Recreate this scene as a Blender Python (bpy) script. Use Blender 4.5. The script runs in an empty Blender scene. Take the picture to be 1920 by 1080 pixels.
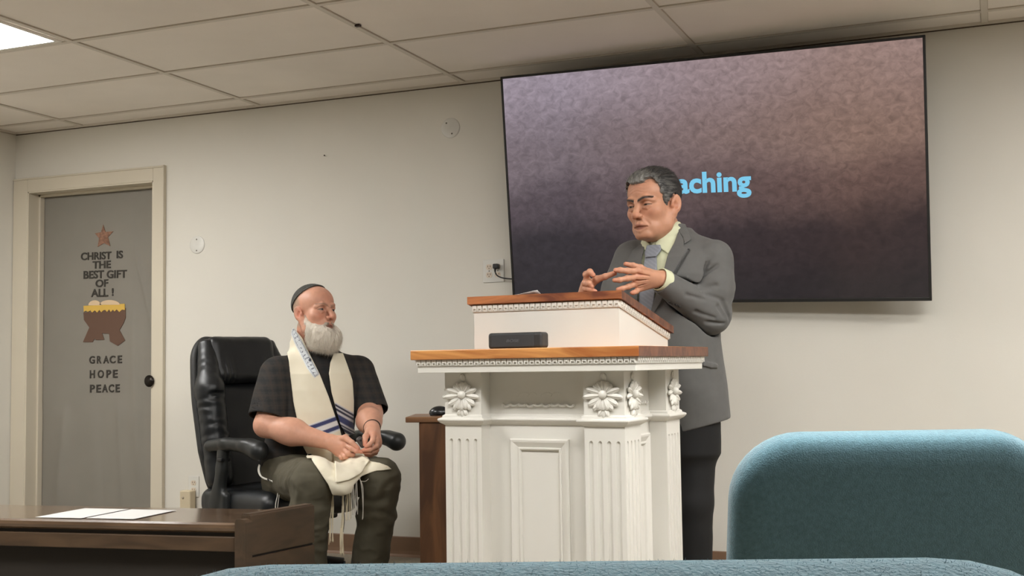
import bpy, bmesh, math, random
import numpy as np
from mathutils import Matrix, Vector

random.seed(7)
RNG = np.random.default_rng(11)
SC = bpy.context.scene
COL = SC.collection

# ------------------------------------------------------------------ camera
FPX = 2212.36
YAW, PITCH, ROLL = -0.3884, 0.0651, -0.0144
CAM = np.array([0.0, -5.3537, 0.9543])

def cam_rows():
    f = np.array([math.sin(YAW)*math.cos(PITCH), math.cos(YAW)*math.cos(PITCH), math.sin(PITCH)])
    r = np.array([math.cos(YAW), -math.sin(YAW), 0.0])
    u = np.cross(r, f)
    r2 = math.cos(ROLL)*r + math.sin(ROLL)*u
    u2 = np.cross(r2, f)
    return r2, u2, f

CR, CU, CF = cam_rows()
cam_data = bpy.data.cameras.new('camera')
cam_data.sensor_width = 36.0
cam_data.lens = 36.0*FPX/1920.0
cam_data.clip_start = 0.05
cam = bpy.data.objects.new('camera', cam_data)
COL.objects.link(cam)
cam.matrix_world = Matrix(((CR[0], CU[0], -CF[0], CAM[0]), (CR[1], CU[1], -CF[1], CAM[1]),
                           (CR[2], CU[2], -CF[2], CAM[2]), (0, 0, 0, 1)))
SC.camera = cam

# ------------------------------------------------------------------ exposure / world
SC.view_settings.view_transform = 'Standard'
SC.view_settings.look = 'None'
SC.view_settings.gamma = 1.0
SC.view_settings.exposure = EXPOSURE = 1.6
SC.view_settings.use_curve_mapping = False
w = bpy.data.worlds.new('world'); SC.world = w; w.use_nodes = True
w.node_tree.nodes['Background'].inputs[0].default_value = (0.03, 0.03, 0.03, 1)
w.node_tree.nodes['Background'].inputs[1].default_value = 1.0

LIGHT_COL = (1.0, 0.99, 0.965)
PANEL_EMIT = 9.0          # strength of the ceiling panels, the lamps of the room

# ------------------------------------------------------------------ pixel helpers (photo frame 1920x1080)
def ray(px, py):
    return CR*((px-960)/FPX) - CU*((py-540)/FPX) + CF
def at(px, py, dep):
    return CAM + ray(px, py)*dep
def on_y(px, py, y):
    d = ray(px, py); return CAM + d*((y-CAM[1])/d[1])
def on_z(px, py, z):
    d = ray(px, py); return CAM + d*((z-CAM[2])/d[2])

# ------------------------------------------------------------------ colour + materials
def lin(c):
    out = []
    for v in c:
        v = v/255.0
        out.append(v/12.92 if v <= 0.04045 else ((v+0.055)/1.055)**2.4)
    return tuple(out)

def nt_mat(name):
    m = bpy.data.materials.new(name); m.use_nodes = True
    nt = m.node_tree; b = nt.nodes['Principled BSDF']
    return m, nt, b

def mat(name, rgb, rough=0.6, metal=0.0, var=0.0, vscale=8.0, bump=0.0, bscale=60.0, sheen=0.0, spec=0.5, coat=0.0, detail=4.0):
    m, nt, b = nt_mat(name)
    c = lin(rgb)
    b.inputs['Base Color'].default_value = (*c, 1)
    b.inputs['Roughness'].default_value = rough
    b.inputs['Metallic'].default_value = metal
    b.inputs['Specular IOR Level'].default_value = spec
    if sheen:
        b.inputs['Sheen Weight'].default_value = sheen
        b.inputs['Sheen Roughness'].default_value = 0.5
    if coat:
        b.inputs['Coat Weight'].default_value = coat
        b.inputs['Coat Roughness'].default_value = 0.12
    tc = nt.nodes.new('ShaderNodeTexCoord')
    if var:
        n = nt.nodes.new('ShaderNodeTexNoise'); n.inputs['Scale'].default_value = vscale; n.inputs['Detail'].default_value = detail
        r = nt.nodes.new('ShaderNodeValToRGB')
        r.color_ramp.elements[0].position = 0.3; r.color_ramp.elements[1].position = 0.7
        r.color_ramp.elements[0].color = (*[x*(1-var) for x in c], 1)
        r.color_ramp.elements[1].color = (*[min(1, x*(1+var)) for x in c], 1)
        nt.links.new(tc.outputs['Object'], n.inputs['Vector'])
        nt.links.new(n.outputs['Fac'], r.inputs['Fac'])
        nt.links.new(r.outputs['Color'], b.inputs['Base Color'])
    if bump:
        n2 = nt.nodes.new('ShaderNodeTexNoise'); n2.inputs['Scale'].default_value = bscale; n2.inputs['Detail'].default_value = 5
        bp = nt.nodes.new('ShaderNodeBump'); bp.inputs['Strength'].default_value = bump; bp.inputs['Distance'].default_value = 0.002
        nt.links.new(tc.outputs['Object'], n2.inputs['Vector'])
        nt.links.new(n2.outputs['Fac'], bp.inputs['Height'])
        nt.links.new(bp.outputs['Normal'], b.inputs['Normal'])
    return m

def wood(name, dark, light, rough=0.35, scale=(1.5, 14, 14), coat=0.0, contrast=(0.35, 0.65), nscale=2.2, third=None):
    m, nt, b = nt_mat(name)
    tc = nt.nodes.new('ShaderNodeTexCoord'); mp = nt.nodes.new('ShaderNodeMapping')
    mp.inputs['Scale'].default_value = scale
    n = nt.nodes.new('ShaderNodeTexNoise'); n.inputs['Scale'].default_value = nscale; n.inputs['Detail'].default_value = 6
    n.inputs['Distortion'].default_value = 1.2
    r = nt.nodes.new('ShaderNodeValToRGB')
    r.color_ramp.elements[0].position = contrast[0]; r.color_ramp.elements[1].position = contrast[1]
    r.color_ramp.elements[0].color = (*lin(dark), 1); r.color_ramp.elements[1].color = (*lin(light), 1)
    if third:
        e = r.color_ramp.elements.new(min(0.98, contrast[1]+0.12)); e.color = (*lin(third), 1)
    nt.links.new(tc.outputs['Object'], mp.inputs['Vector']); nt.links.new(mp.outputs['Vector'], n.inputs['Vector'])
    nt.links.new(n.outputs['Fac'], r.inputs['Fac']); nt.links.new(r.outputs['Color'], b.inputs['Base Color'])
    b.inputs['Roughness'].default_value = rough
    if coat:
        b.inputs['Coat Weight'].default_value = coat; b.inputs['Coat Roughness'].default_value = 0.1
    bp = nt.nodes.new('ShaderNodeBump'); bp.inputs['Strength'].default_value = 0.12; bp.inputs['Distance'].default_value = 0.002
    nt.links.new(n.outputs['Fac'], bp.inputs['Height']); nt.links.new(bp.outputs['Normal'], b.inputs['Normal'])
    return m

def vcol_mat(name, rough=0.6, sss=0.0, sheen=0.0, bump=0.0, bscale=300.0, spec=0.4, noise=0.0, nscale=40.0):
    """surface whose pigment and painted shade are stored per vertex in 'Col'"""
    m, nt, b = nt_mat(name)
    a = nt.nodes.new('ShaderNodeAttribute'); a.attribute_name = 'Col'
    src = a.outputs['Color']
    tc = nt.nodes.new('ShaderNodeTexCoord')
    if noise:
        n = nt.nodes.new('ShaderNodeTexNoise'); n.inputs['Scale'].default_value = nscale; n.inputs['Detail'].default_value = 4
        nt.links.new(tc.outputs['Object'], n.inputs['Vector'])
        mr = nt.nodes.new('ShaderNodeMapRange'); mr.inputs[1].default_value = 0.25; mr.inputs[2].default_value = 0.75
        mr.inputs[3].default_value = 1-noise; mr.inputs[4].default_value = 1+noise
        nt.links.new(n.outputs['Fac'], mr.inputs[0])
        mx = nt.nodes.new('ShaderNodeVectorMath'); mx.operation = 'SCALE'
        nt.links.new(a.outputs['Color'], mx.inputs[0]); nt.links.new(mr.outputs[0], mx.inputs['Scale'])
        src = mx.outputs[0]
    nt.links.new(src, b.inputs['Base Color'])
    b.inputs['Roughness'].default_value = rough
    b.inputs['Specular IOR Level'].default_value = spec
    if sss:
        b.inputs['Subsurface Weight'].default_value = sss
        b.inputs['Subsurface Radius'].default_value = (0.008, 0.004, 0.002)
        b.inputs['Subsurface Scale'].default_value = 1.0
    if sheen:
        b.inputs['Sheen Weight'].default_value = sheen
    if bump:
        n2 = nt.nodes.new('ShaderNodeTexNoise'); n2.inputs['Scale'].default_value = bscale; n2.inputs['Detail'].default_value = 4
        bp = nt.nodes.new('ShaderNodeBump'); bp.inputs['Strength'].default_value = bump; bp.inputs['Distance'].default_value = 0.002
        nt.links.new(tc.outputs['Object'], n2.inputs['Vector'])
        nt.links.new(n2.outputs['Fac'], bp.inputs['Height']); nt.links.new(bp.outputs['Normal'], b.inputs['Normal'])
    return m

def emit_mat(name, rgb_lin, strength, base=.8):
    m, nt, b = nt_mat(name)
    b.inputs['Base Color'].default_value = (base, base, base, 1)
    b.inputs['Emission Color'].default_value = (*rgb_lin, 1)
    b.inputs['Emission Strength'].default_value = strength
    return m

# ------------------------------------------------------------------ object helpers
def link(name, me, m=None, parent=None, smooth=False):
    o = bpy.data.objects.new(name, me); COL.objects.link(o)
    if m is not None and len(me.materials) == 0:
        for mm in (m if isinstance(m, (list, tuple)) else [m]):
            me.materials.append(mm)
    if parent is not None: o.parent = parent
    if smooth: me.polygons.foreach_set('use_smooth', [True]*len(me.polygons))
    return o

def tag(o, label, cat, group=None):
    o['label'] = label; o['category'] = cat
    if group: o['group'] = group
    return o

def struct(o):
    o['kind'] = 'structure'; return o

def thing(name, label, cat, loc=(0, 0, 0), rz=0.0, group=None):
    o = bpy.data.objects.new(name, None); COL.objects.link(o)
    o.location = tuple(float(x) for x in loc); o.rotation_euler = (0, 0, rz)
    o.empty_display_size = 0.1
    return tag(o, label, cat, group)

class MB:
    """collects shapes into one mesh"""
    def __init__(self): self.v = []; self.f = []; self.mi = []; self.n = 0; self.sm = []
    def add(self, v, f, mi=0, smooth=False):
        v = np.asarray(v, float).reshape(-1, 3)
        self.v.append(v); self.f += [tuple(i+self.n for i in q) for q in f]
        self.mi += [mi]*len(f); self.sm += [smooth]*len(f); self.n += len(v); return self
    def bm(self, b, mi=0, smooth=False, M=None):
        b.verts.ensure_lookup_table(); b.verts.index_update()
        v = [(M @ q.co if M is not None else q.co)[:] for q in b.verts]
        f = [[q.index for q in fc.verts] for fc in b.faces]; b.free()
        return self.add(v, f, mi, smooth)
    def box(self, x0, x1, y0, y1, z0, z1, bev=0.0, seg=2, mi=0, M=None, smooth=False):
        b = bmesh.new(); bmesh.ops.create_cube(b, size=1.0)
        for q in b.verts:
            q.co = Vector(((x0+x1)/2+q.co.x*(x1-x0), (y0+y1)/2+q.co.y*(y1-y0), (z0+z1)/2+q.co.z*(z1-z0)))
        if bev > 0: bmesh.ops.bevel(b, geom=list(b.edges), offset=bev, segments=seg, profile=0.5, affect='EDGES')
        return self.bm(b, mi, smooth, M)
    def cyl(self, p0, p1, r0, r1=None, n=20, mi=0, smooth=True, caps=True):
        return self.tube([p0, p1], [r0, r0 if r1 is None else r1], n, mi, caps, smooth)
    def tube(self, pts, rad, n=10, mi=0, caps=True, smooth=True, closed=False):
        P = np.asarray(pts, float); k = len(P)
        rad = np.ones(k)*rad if np.isscalar(rad) else np.asarray(rad, float)
        T = np.zeros_like(P); T[1:-1] = P[2:]-P[:-2]; T[0] = P[1]-P[0]; T[-1] = P[-1]-P[-2]
        T /= np.linalg.norm(T, axis=1)[:, None]+1e-12
        up = np.array([0, 0, 1.0]) if abs(T[0][2]) < 0.9 else np.array([1.0, 0, 0])
        vs = []; a = np.arange(n)*2*math.pi/n
        N = np.cross(T[0], up); N /= np.linalg.norm(N)
        for i in range(k):
            N = N-T[i]*np.dot(N, T[i]); N /= np.linalg.norm(N)+1e-12
            Bn = np.cross(T[i], N)
            vs.append(P[i]+rad[i]*(np.cos(a)[:, None]*N+np.sin(a)[:, None]*Bn))
        f = [(i*n+j, i*n+(j+1) % n, (i+1)*n+(j+1) % n, (i+1)*n+j) for i in range(k-1) for j in range(n)]
        if caps: f += [tuple(reversed(range(n))), tuple((k-1)*n+j for j in range(n))]
        return self.add(np.concatenate(vs), f, mi, smooth)
    def lathe(self, prof, c=(0, 0, 0), axis='z', n=32, mi=0, smooth=True):
        a = np.arange(n)*2*math.pi/n; vs = []
        for r, h in prof:
            x = r*np.cos(a); y = r*np.sin(a); z = np.full(n, h)
            vs.append(np.stack({'z': (x, y, z), 'y': (x, z, -y), 'x': (z, x, y)}[axis], 1)+np.array(c))
        k = len(prof)
        f = [(i*n+j, i*n+(j+1) % n, (i+1)*n+(j+1) % n, (i+1)*n+j) for i in range(k-1) for j in range(n)]
        f += [tuple(reversed(range(n))), tuple((k-1)*n+j for j in range(n))]
        return self.add(np.concatenate(vs), f, mi, smooth)
    def prism(self, poly, d0, d1, fn, mi=0, smooth=False):
        """poly in 2D; fn(u,v,d)->xyz; extruded from d0 to d1"""
        n = len(poly)
        v = [fn(u, w_, d0) for u, w_ in poly]+[fn(u, w_, d1) for u, w_ in poly]
        f = [tuple(range(n)), tuple(reversed(range(n, 2*n)))]
        f += [(i, i+n, (i+1) % n+n, (i+1) % n) for i in range(n)]
        return self.add(v, f, mi, smooth)
    def ellipsoid(self, c, r, R=None, nu=14, nv=8, mi=0):
        th = np.linspace(0, math.pi, nv+1)[1:-1]; ph = np.arange(nu)*2*math.pi/nu
        v = [(0, 0, 1)]
        for t in th: v += [(math.sin(t)*math.cos(p), math.sin(t)*math.sin(p), math.cos(t)) for p in ph]
        v.append((0, 0, -1)); v = np.array(v)*np.array(r)
        if R is not None: v = v @ np.asarray(R).T
        v = v+np.array(c)
        f = [(0, 1+j, 1+(j+1) % nu) for j in range(nu)]
        for i in range(len(th)-1):
            f += [(1+i*nu+j, 1+(i+1)*nu+j, 1+(i+1)*nu+(j+1) % nu, 1+i*nu+(j+1) % nu) for j in range(nu)]
        b = 1+(len(th)-1)*nu; e = len(v)-1
        f += [(b+j, e, b+(j+1) % nu) for j in range(nu)]
        return self.add(v, f, mi, True)
    def build(self, name, m, parent=None, fix=True):
        me = bpy.data.meshes.new(name)
        V = np.concatenate(self.v)
        me.from_pydata(V.tolist(), [], self.f)
        me.polygons.foreach_set('material_index', self.mi)
        me.polygons.foreach_set('use_smooth', self.sm)
        if fix:
            b = bmesh.new(); b.from_mesh(me); bmesh.ops.recalc_face_normals(b, faces=b.faces); b.to_mesh(me); b.free()
        me.update()
        return link(name, me, m, parent)

def text_mesh(s, bold=0.0, extrude=0.02, spacing=1.0, shear=0.0):
    """string -> vertices/faces in the text's own plane, normalised so cap height ~1"""
    cu = bpy.data.curves.new('t', 'FONT'); cu.body = s; cu.size = 1.4; cu.offset = bold; cu.extrude = extrude
    cu.space_character = spacing; cu.resolution_u = 4; cu.shear = shear
    o = bpy.data.objects.new('t', cu); COL.objects.link(o)
    dg = bpy.context.evaluated_depsgraph_get(); me = bpy.data.meshes.new_from_object(o.evaluated_get(dg))
    v = np.array([q.co[:] for q in me.vertices]); f = [tuple(p.vertices) for p in me.polygons]
    bpy.data.objects.remove(o); bpy.data.curves.remove(cu); bpy.data.meshes.remove(me)
    return v, f

def place_text(mb, s, origin, ux, uz, un, width, height, bold=0.03, thick=0.001, mi=0, base_glyph=None):
    """fit string s into width x height, lower-left at origin, along ux, up uz, raised along un"""
    v, f = text_mesh(s, bold)
    lo, hi = v.min(0), v.max(0)
    if base_glyph:
        gv, _ = text_mesh(base_glyph, bold); glo, ghi = gv.min(0), gv.max(0)
        lo[1], hi1 = glo[1], ghi[1]
    else: hi1 = hi[1]
    sx = width/(hi[0]-lo[0]); sy = height/(hi1-lo[1])
    zz = (v[:, 2]-lo[2])/max(1e-6, hi[2]-lo[2])*thick
    P = np.array(origin)+np.outer((v[:, 0]-lo[0])*sx, ux)+np.outer((v[:, 1]-lo[1])*sy, uz)+np.outer(zz, un)
    mb.add(P, f, mi)
# ================================================================== signed-distance modelling -> one continuous quad surface
def smin(a, b, k):
    if k <= 0: return np.minimum(a, b)
    h = np.clip(0.5+0.5*(b-a)/k, 0, 1); return b+(a-b)*h-k*h*(1-h)
def smax(a, b, k): return -smin(-a, -b, k)
def A(*x): return np.array(x, dtype=np.float32)
def sph(P, c, r): return np.linalg.norm(P-A(*c), axis=1)-r
def ell(P, c, r, R=None):
    q = P-A(*c)
    if R is not None: q = q @ np.asarray(R, np.float32)
    r = A(*r); k0 = np.linalg.norm(q/r, axis=1); k1 = np.linalg.norm(q/(r*r), axis=1)+1e-9
    return k0*(k0-1)/k1
def cap(P, a, b, ra, rb=None):
    rb = ra if rb is None else rb
    a = A(*a); b = A(*b); ba = b-a; pa = P-a
    h = np.clip(pa @ ba/max(1e-12, float(ba @ ba)), 0, 1)
    return np.linalg.norm(pa-h[:, None]*ba, axis=1)-(ra+(rb-ra)*h)
def chain(P, pts, rad, k=0.01):
    d = None
    for i in range(len(pts)-1):
        c = cap(P, pts[i], pts[i+1], rad[i], rad[i+1]); d = c if d is None else smin(d, c, k)
    return d
def rbox(P, c, hf, r, R=None):
    q = P-A(*c)
    if R is not None: q = q @ np.asarray(R, np.float32)
    q = np.abs(q)-(A(*hf)-r)
    return np.linalg.norm(np.maximum(q, 0), axis=1)+np.minimum(q.max(1), 0)-r
def rot3(ax=0, ay=0, az=0):
    """columns = local axes in parent space (degrees, applied z*x*y)"""
    return np.array(Matrix.Rotation(math.radians(az), 3, 'Z') @ Matrix.Rotation(math.radians(ax), 3, 'X') @ Matrix.Rotation(math.radians(ay), 3, 'Y'), np.float32)
def poly2(u, w, pts):
    """signed distance to a 2-D polygon, negative inside"""
    pts = np.asarray(pts, np.float32); n = len(pts); d = np.full(u.shape, 1e9, np.float32); ins = np.zeros(u.shape, bool)
    for i in range(n):
        a = pts[i]; b = pts[(i+1) % n]; e = b-a
        wu = u-a[0]; ww = w-a[1]
        t = np.clip((wu*e[0]+ww*e[1])/max(1e-12, float(e @ e)), 0, 1)
        d = np.minimum(d, (wu-t*e[0])**2+(ww-t*e[1])**2)
        c = ((a[1] > w) != (b[1] > w))
        if abs(e[1]) > 1e-12: ins ^= c & (u < e[0]*(w-a[1])/e[1]+a[0])
    d = np.sqrt(d); return np.where(ins, -d, d)
_NT = np.random.default_rng(3).random((32, 32, 32)).astype(np.float32)*2-1
def vnoise(P, s):
    q = P*s+100.0; i = np.floor(q).astype(int); f = (q-i); f = f*f*(3-2*f); i &= 31; j = (i+1) & 31
    x0, y0, z0 = i.T; x1, y1, z1 = j.T; fx, fy, fz = f.T
    c = lambda a, b, c_: _NT[a, b, c_]
    return ((c(x0, y0, z0)*(1-fx)+c(x1, y0, z0)*fx)*(1-fy)+(c(x0, y1, z0)*(1-fx)+c(x1, y1, z0)*fx)*fy)*(1-fz) + \
           ((c(x0, y0, z1)*(1-fx)+c(x1, y0, z1)*fx)*(1-fy)+(c(x0, y1, z1)*(1-fx)+c(x1, y1, z1)*fx)*fy)*fz
def fbm(P, s): return vnoise(P, s)*.6+vnoise(P+7.3, s*2.1)*.3+vnoise(P+3.1, s*4.3)*.15

def surf(fn, lo, hi, h, slack=1.35):
    """surface nets over the zero set of fn in the box lo..hi, cell size h"""
    lo = np.array(lo, np.float32); hi = np.array(hi, np.float32); Bk = 8
    nb = np.maximum(1, np.ceil((hi-lo)/(h*Bk)).astype(int)); n = nb*Bk
    def ev(P):
        out = np.empty(len(P), np.float32)
        for i in range(0, len(P), 250000): out[i:i+250000] = fn(P[i:i+250000])
        return out
    ax = [lo[k]+(np.arange(nb[k])+.5)*h*Bk for k in range(3)]
    Cn = np.stack(np.meshgrid(*ax, indexing='ij'), -1).reshape(-1, 3).astype(np.float32)
    dc = ev(Cn).reshape(nb)
    act = np.abs(dc) < Bk*h*0.87*slack+2*h
    D = np.where(dc < 0, -1.0, 1.0).astype(np.float32)
    D = D.repeat(Bk, 0).repeat(Bk, 1).repeat(Bk, 2); D = np.pad(D, ((0, 1),)*3, mode='edge')
    M = act.repeat(Bk, 0).repeat(Bk, 1).repeat(Bk, 2); M = np.pad(M, ((0, 1),)*3, mode='edge')
    M2 = M.copy()
    M2[1:] |= M[:-1]; M2[:, 1:] |= M[:, :-1]; M2[:, :, 1:] |= M[:, :, :-1]
    M2[1:, 1:] |= M[:-1, :-1]; M2[:, 1:, 1:] |= M[:, :-1, :-1]; M2[1:, :, 1:] |= M[:-1, :, :-1]; M2[1:, 1:, 1:] |= M[:-1, :-1, :-1]
    ii = np.stack(np.nonzero(M2), 1)
    D[M2] = ev((lo+ii*h).astype(np.float32))
    I = D < 0
    cnt = np.zeros(tuple(n), np.int8)
    for a in (0, 1):
        for b in (0, 1):
            for c in (0, 1): cnt += I[a:n[0]+a, b:n[1]+b, c:n[2]+c]
    cells = np.stack(np.nonzero((cnt > 0) & (cnt < 8)), 1)
    acc = np.zeros((len(cells), 3), np.float32); num = np.zeros(len(cells), np.float32)
    cor = [(a, b, c) for a in (0, 1) for b in (0, 1) for c in (0, 1)]
    for p in cor:
        for k in range(3):
            if p[k] == 0:
                q = list(p); q[k] = 1
                d0 = D[tuple((cells+p).T)]; d1 = D[tuple((cells+q).T)]
                x = (d0 < 0) != (d1 < 0)
                t = np.where(x, d0/(d0-d1+1e-20), 0)
                pos = np.tile(np.array(p, np.float32), (len(cells), 1)); pos[:, k] = t
                acc[x] += pos[x]; num[x] += 1
    V = lo+(cells+acc/num[:, None])*h
    idx = np.full(tuple(n), -1, np.int32); idx[tuple(cells.T)] = np.arange(len(cells))
    Fs = []
    for k in range(3):
        sl0 = [slice(0, n[j]+1) for j in range(3)]; sl0[k] = slice(0, n[k]); sl1 = [slice(0, n[j]+1) for j in range(3)]; sl1[k] = slice(1, n[k]+1)
        x = I[tuple(sl0)] != I[tuple(sl1)]; e = np.stack(np.nonzero(x), 1)
        a, b = [(1, 2), (2, 0), (0, 1)][k]
        ok = (e[:, a] > 0) & (e[:, b] > 0) & (e[:, a] < n[a]) & (e[:, b] < n[b]); e = e[ok]
        def ci(da, db):
            q = e.copy(); q[:, a] -= da; q[:, b] -= db; return idx[tuple(q.T)]
        quad = np.stack([ci(1, 1), ci(0, 1), ci(0, 0), ci(1, 0)], 1)
        ins = I[tuple(e.T)]
        quad[~ins] = quad[~ins][:, ::-1]
        Fs.append(quad[(quad >= 0).all(1)])
    return V, np.concatenate(Fs)

def relax(V, F, it=2, lam=0.5):
    E = np.concatenate([F[:, [0, 1]], F[:, [1, 2]], F[:, [2, 3]], F[:, [3, 0]]]); 
    for _ in range(it):
        s = np.zeros_like(V); c = np.zeros(len(V), np.float32)
        for k in range(3):
            s[:, k] = np.bincount(E[:, 0], V[E[:, 1], k], len(V))+np.bincount(E[:, 1], V[E[:, 0], k], len(V))
        c = np.bincount(E[:, 0], minlength=len(V))+np.bincount(E[:, 1], minlength=len(V))
        V = V+lam*(s/np.maximum(c, 1)[:, None]-V)
    return V

def sdf_obj(name, parts, m, parent=None, color=None, it=1):
    """parts: list of (fn, lo, hi, h[, colour fn]); all joined in one mesh object"""
    Vs, Fs, Cs, off = [], [], [], 0
    for pt in parts:
        V, F = surf(*pt[:4])
        if it: V = relax(V, F, it)
        cf = pt[4] if len(pt) > 4 else color
        if cf is not None: Cs.append(cf(V))
        Vs.append(V); Fs.append(F+off); off += len(V)
    V = np.concatenate(Vs); F = np.concatenate(Fs)
    me = bpy.data.meshes.new(name)
    me.vertices.add(len(V)); me.vertices.foreach_set('co', V.astype(np.float32).ravel())
    me.loops.add(F.size); me.loops.foreach_set('vertex_index', F.astype(np.int32).ravel())
    me.polygons.add(len(F)); me.polygons.foreach_set('loop_start', (np.arange(len(F))*4).astype(np.int32))
    me.update(calc_edges=True)
    me.polygons.foreach_set('use_smooth', np.ones(len(F), bool))
    if Cs:
        C = np.concatenate(Cs).astype(np.float32); C = np.concatenate([C, np.ones((len(C), 1), np.float32)], 1)
        at_ = me.color_attributes.new('Col', 'FLOAT_COLOR', 'POINT'); at_.data.foreach_set('color', C.ravel())
    return link(name, me, m, parent)

def bool_cut(mb_base, mb_cut, name, m, parent):
    a = mb_base.build(name, m, parent); b = mb_cut.build('cutter', m)
    md = a.modifiers.new('b', 'BOOLEAN'); md.operation = 'DIFFERENCE'; md.object = b; md.solver = 'EXACT'
    dg = bpy.context.evaluated_depsgraph_get(); dg.update()
    me = bpy.data.meshes.new_from_object(a.evaluated_get(dg))
    old = a.data; a.modifiers.clear(); a.data = me; bpy.data.meshes.remove(old)
    bm_ = b.data; bpy.data.objects.remove(b); bpy.data.meshes.remove(bm_)
    return a
# ================================================================== ROOM
H = 2.377                        # ceiling height
XL, XR, YB, YF = -5.388, 2.9, 0.0, -9.2
GX0, GW = -4.874, 1.22           # ceiling grid
GY0, GD = -0.193, 0.61

M_wall = mat('wall_paint', (220, 216, 206), 0.85, var=0.03, vscale=1.2, bump=0.15, bscale=220)
M_far = mat('far_wall_dark', (92, 78, 64), 0.8, var=.1, vscale=3)  # unseen walls, coloured dark to hold down bounced light
M_trimw = mat('trim_paint', (208, 199, 180), 0.55, var=0.02, vscale=3)
M_floor = mat('carpet', (140, 131, 117), 0.95, var=0.18, vscale=90, bump=0.6, bscale=400)
M_base = mat('vinyl_base', (126, 98, 76), 0.5, var=0.06, vscale=6)
M_tile = mat('ceiling_tile', (238, 231, 222), 0.95, var=0.04, vscale=2.0, bump=0.3, bscale=160)
M_tbar = mat('ceiling_tee', (214, 207, 195), 0.6)
M_gap = mat('ceiling_gap', (188, 178, 163), 0.9)

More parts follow.
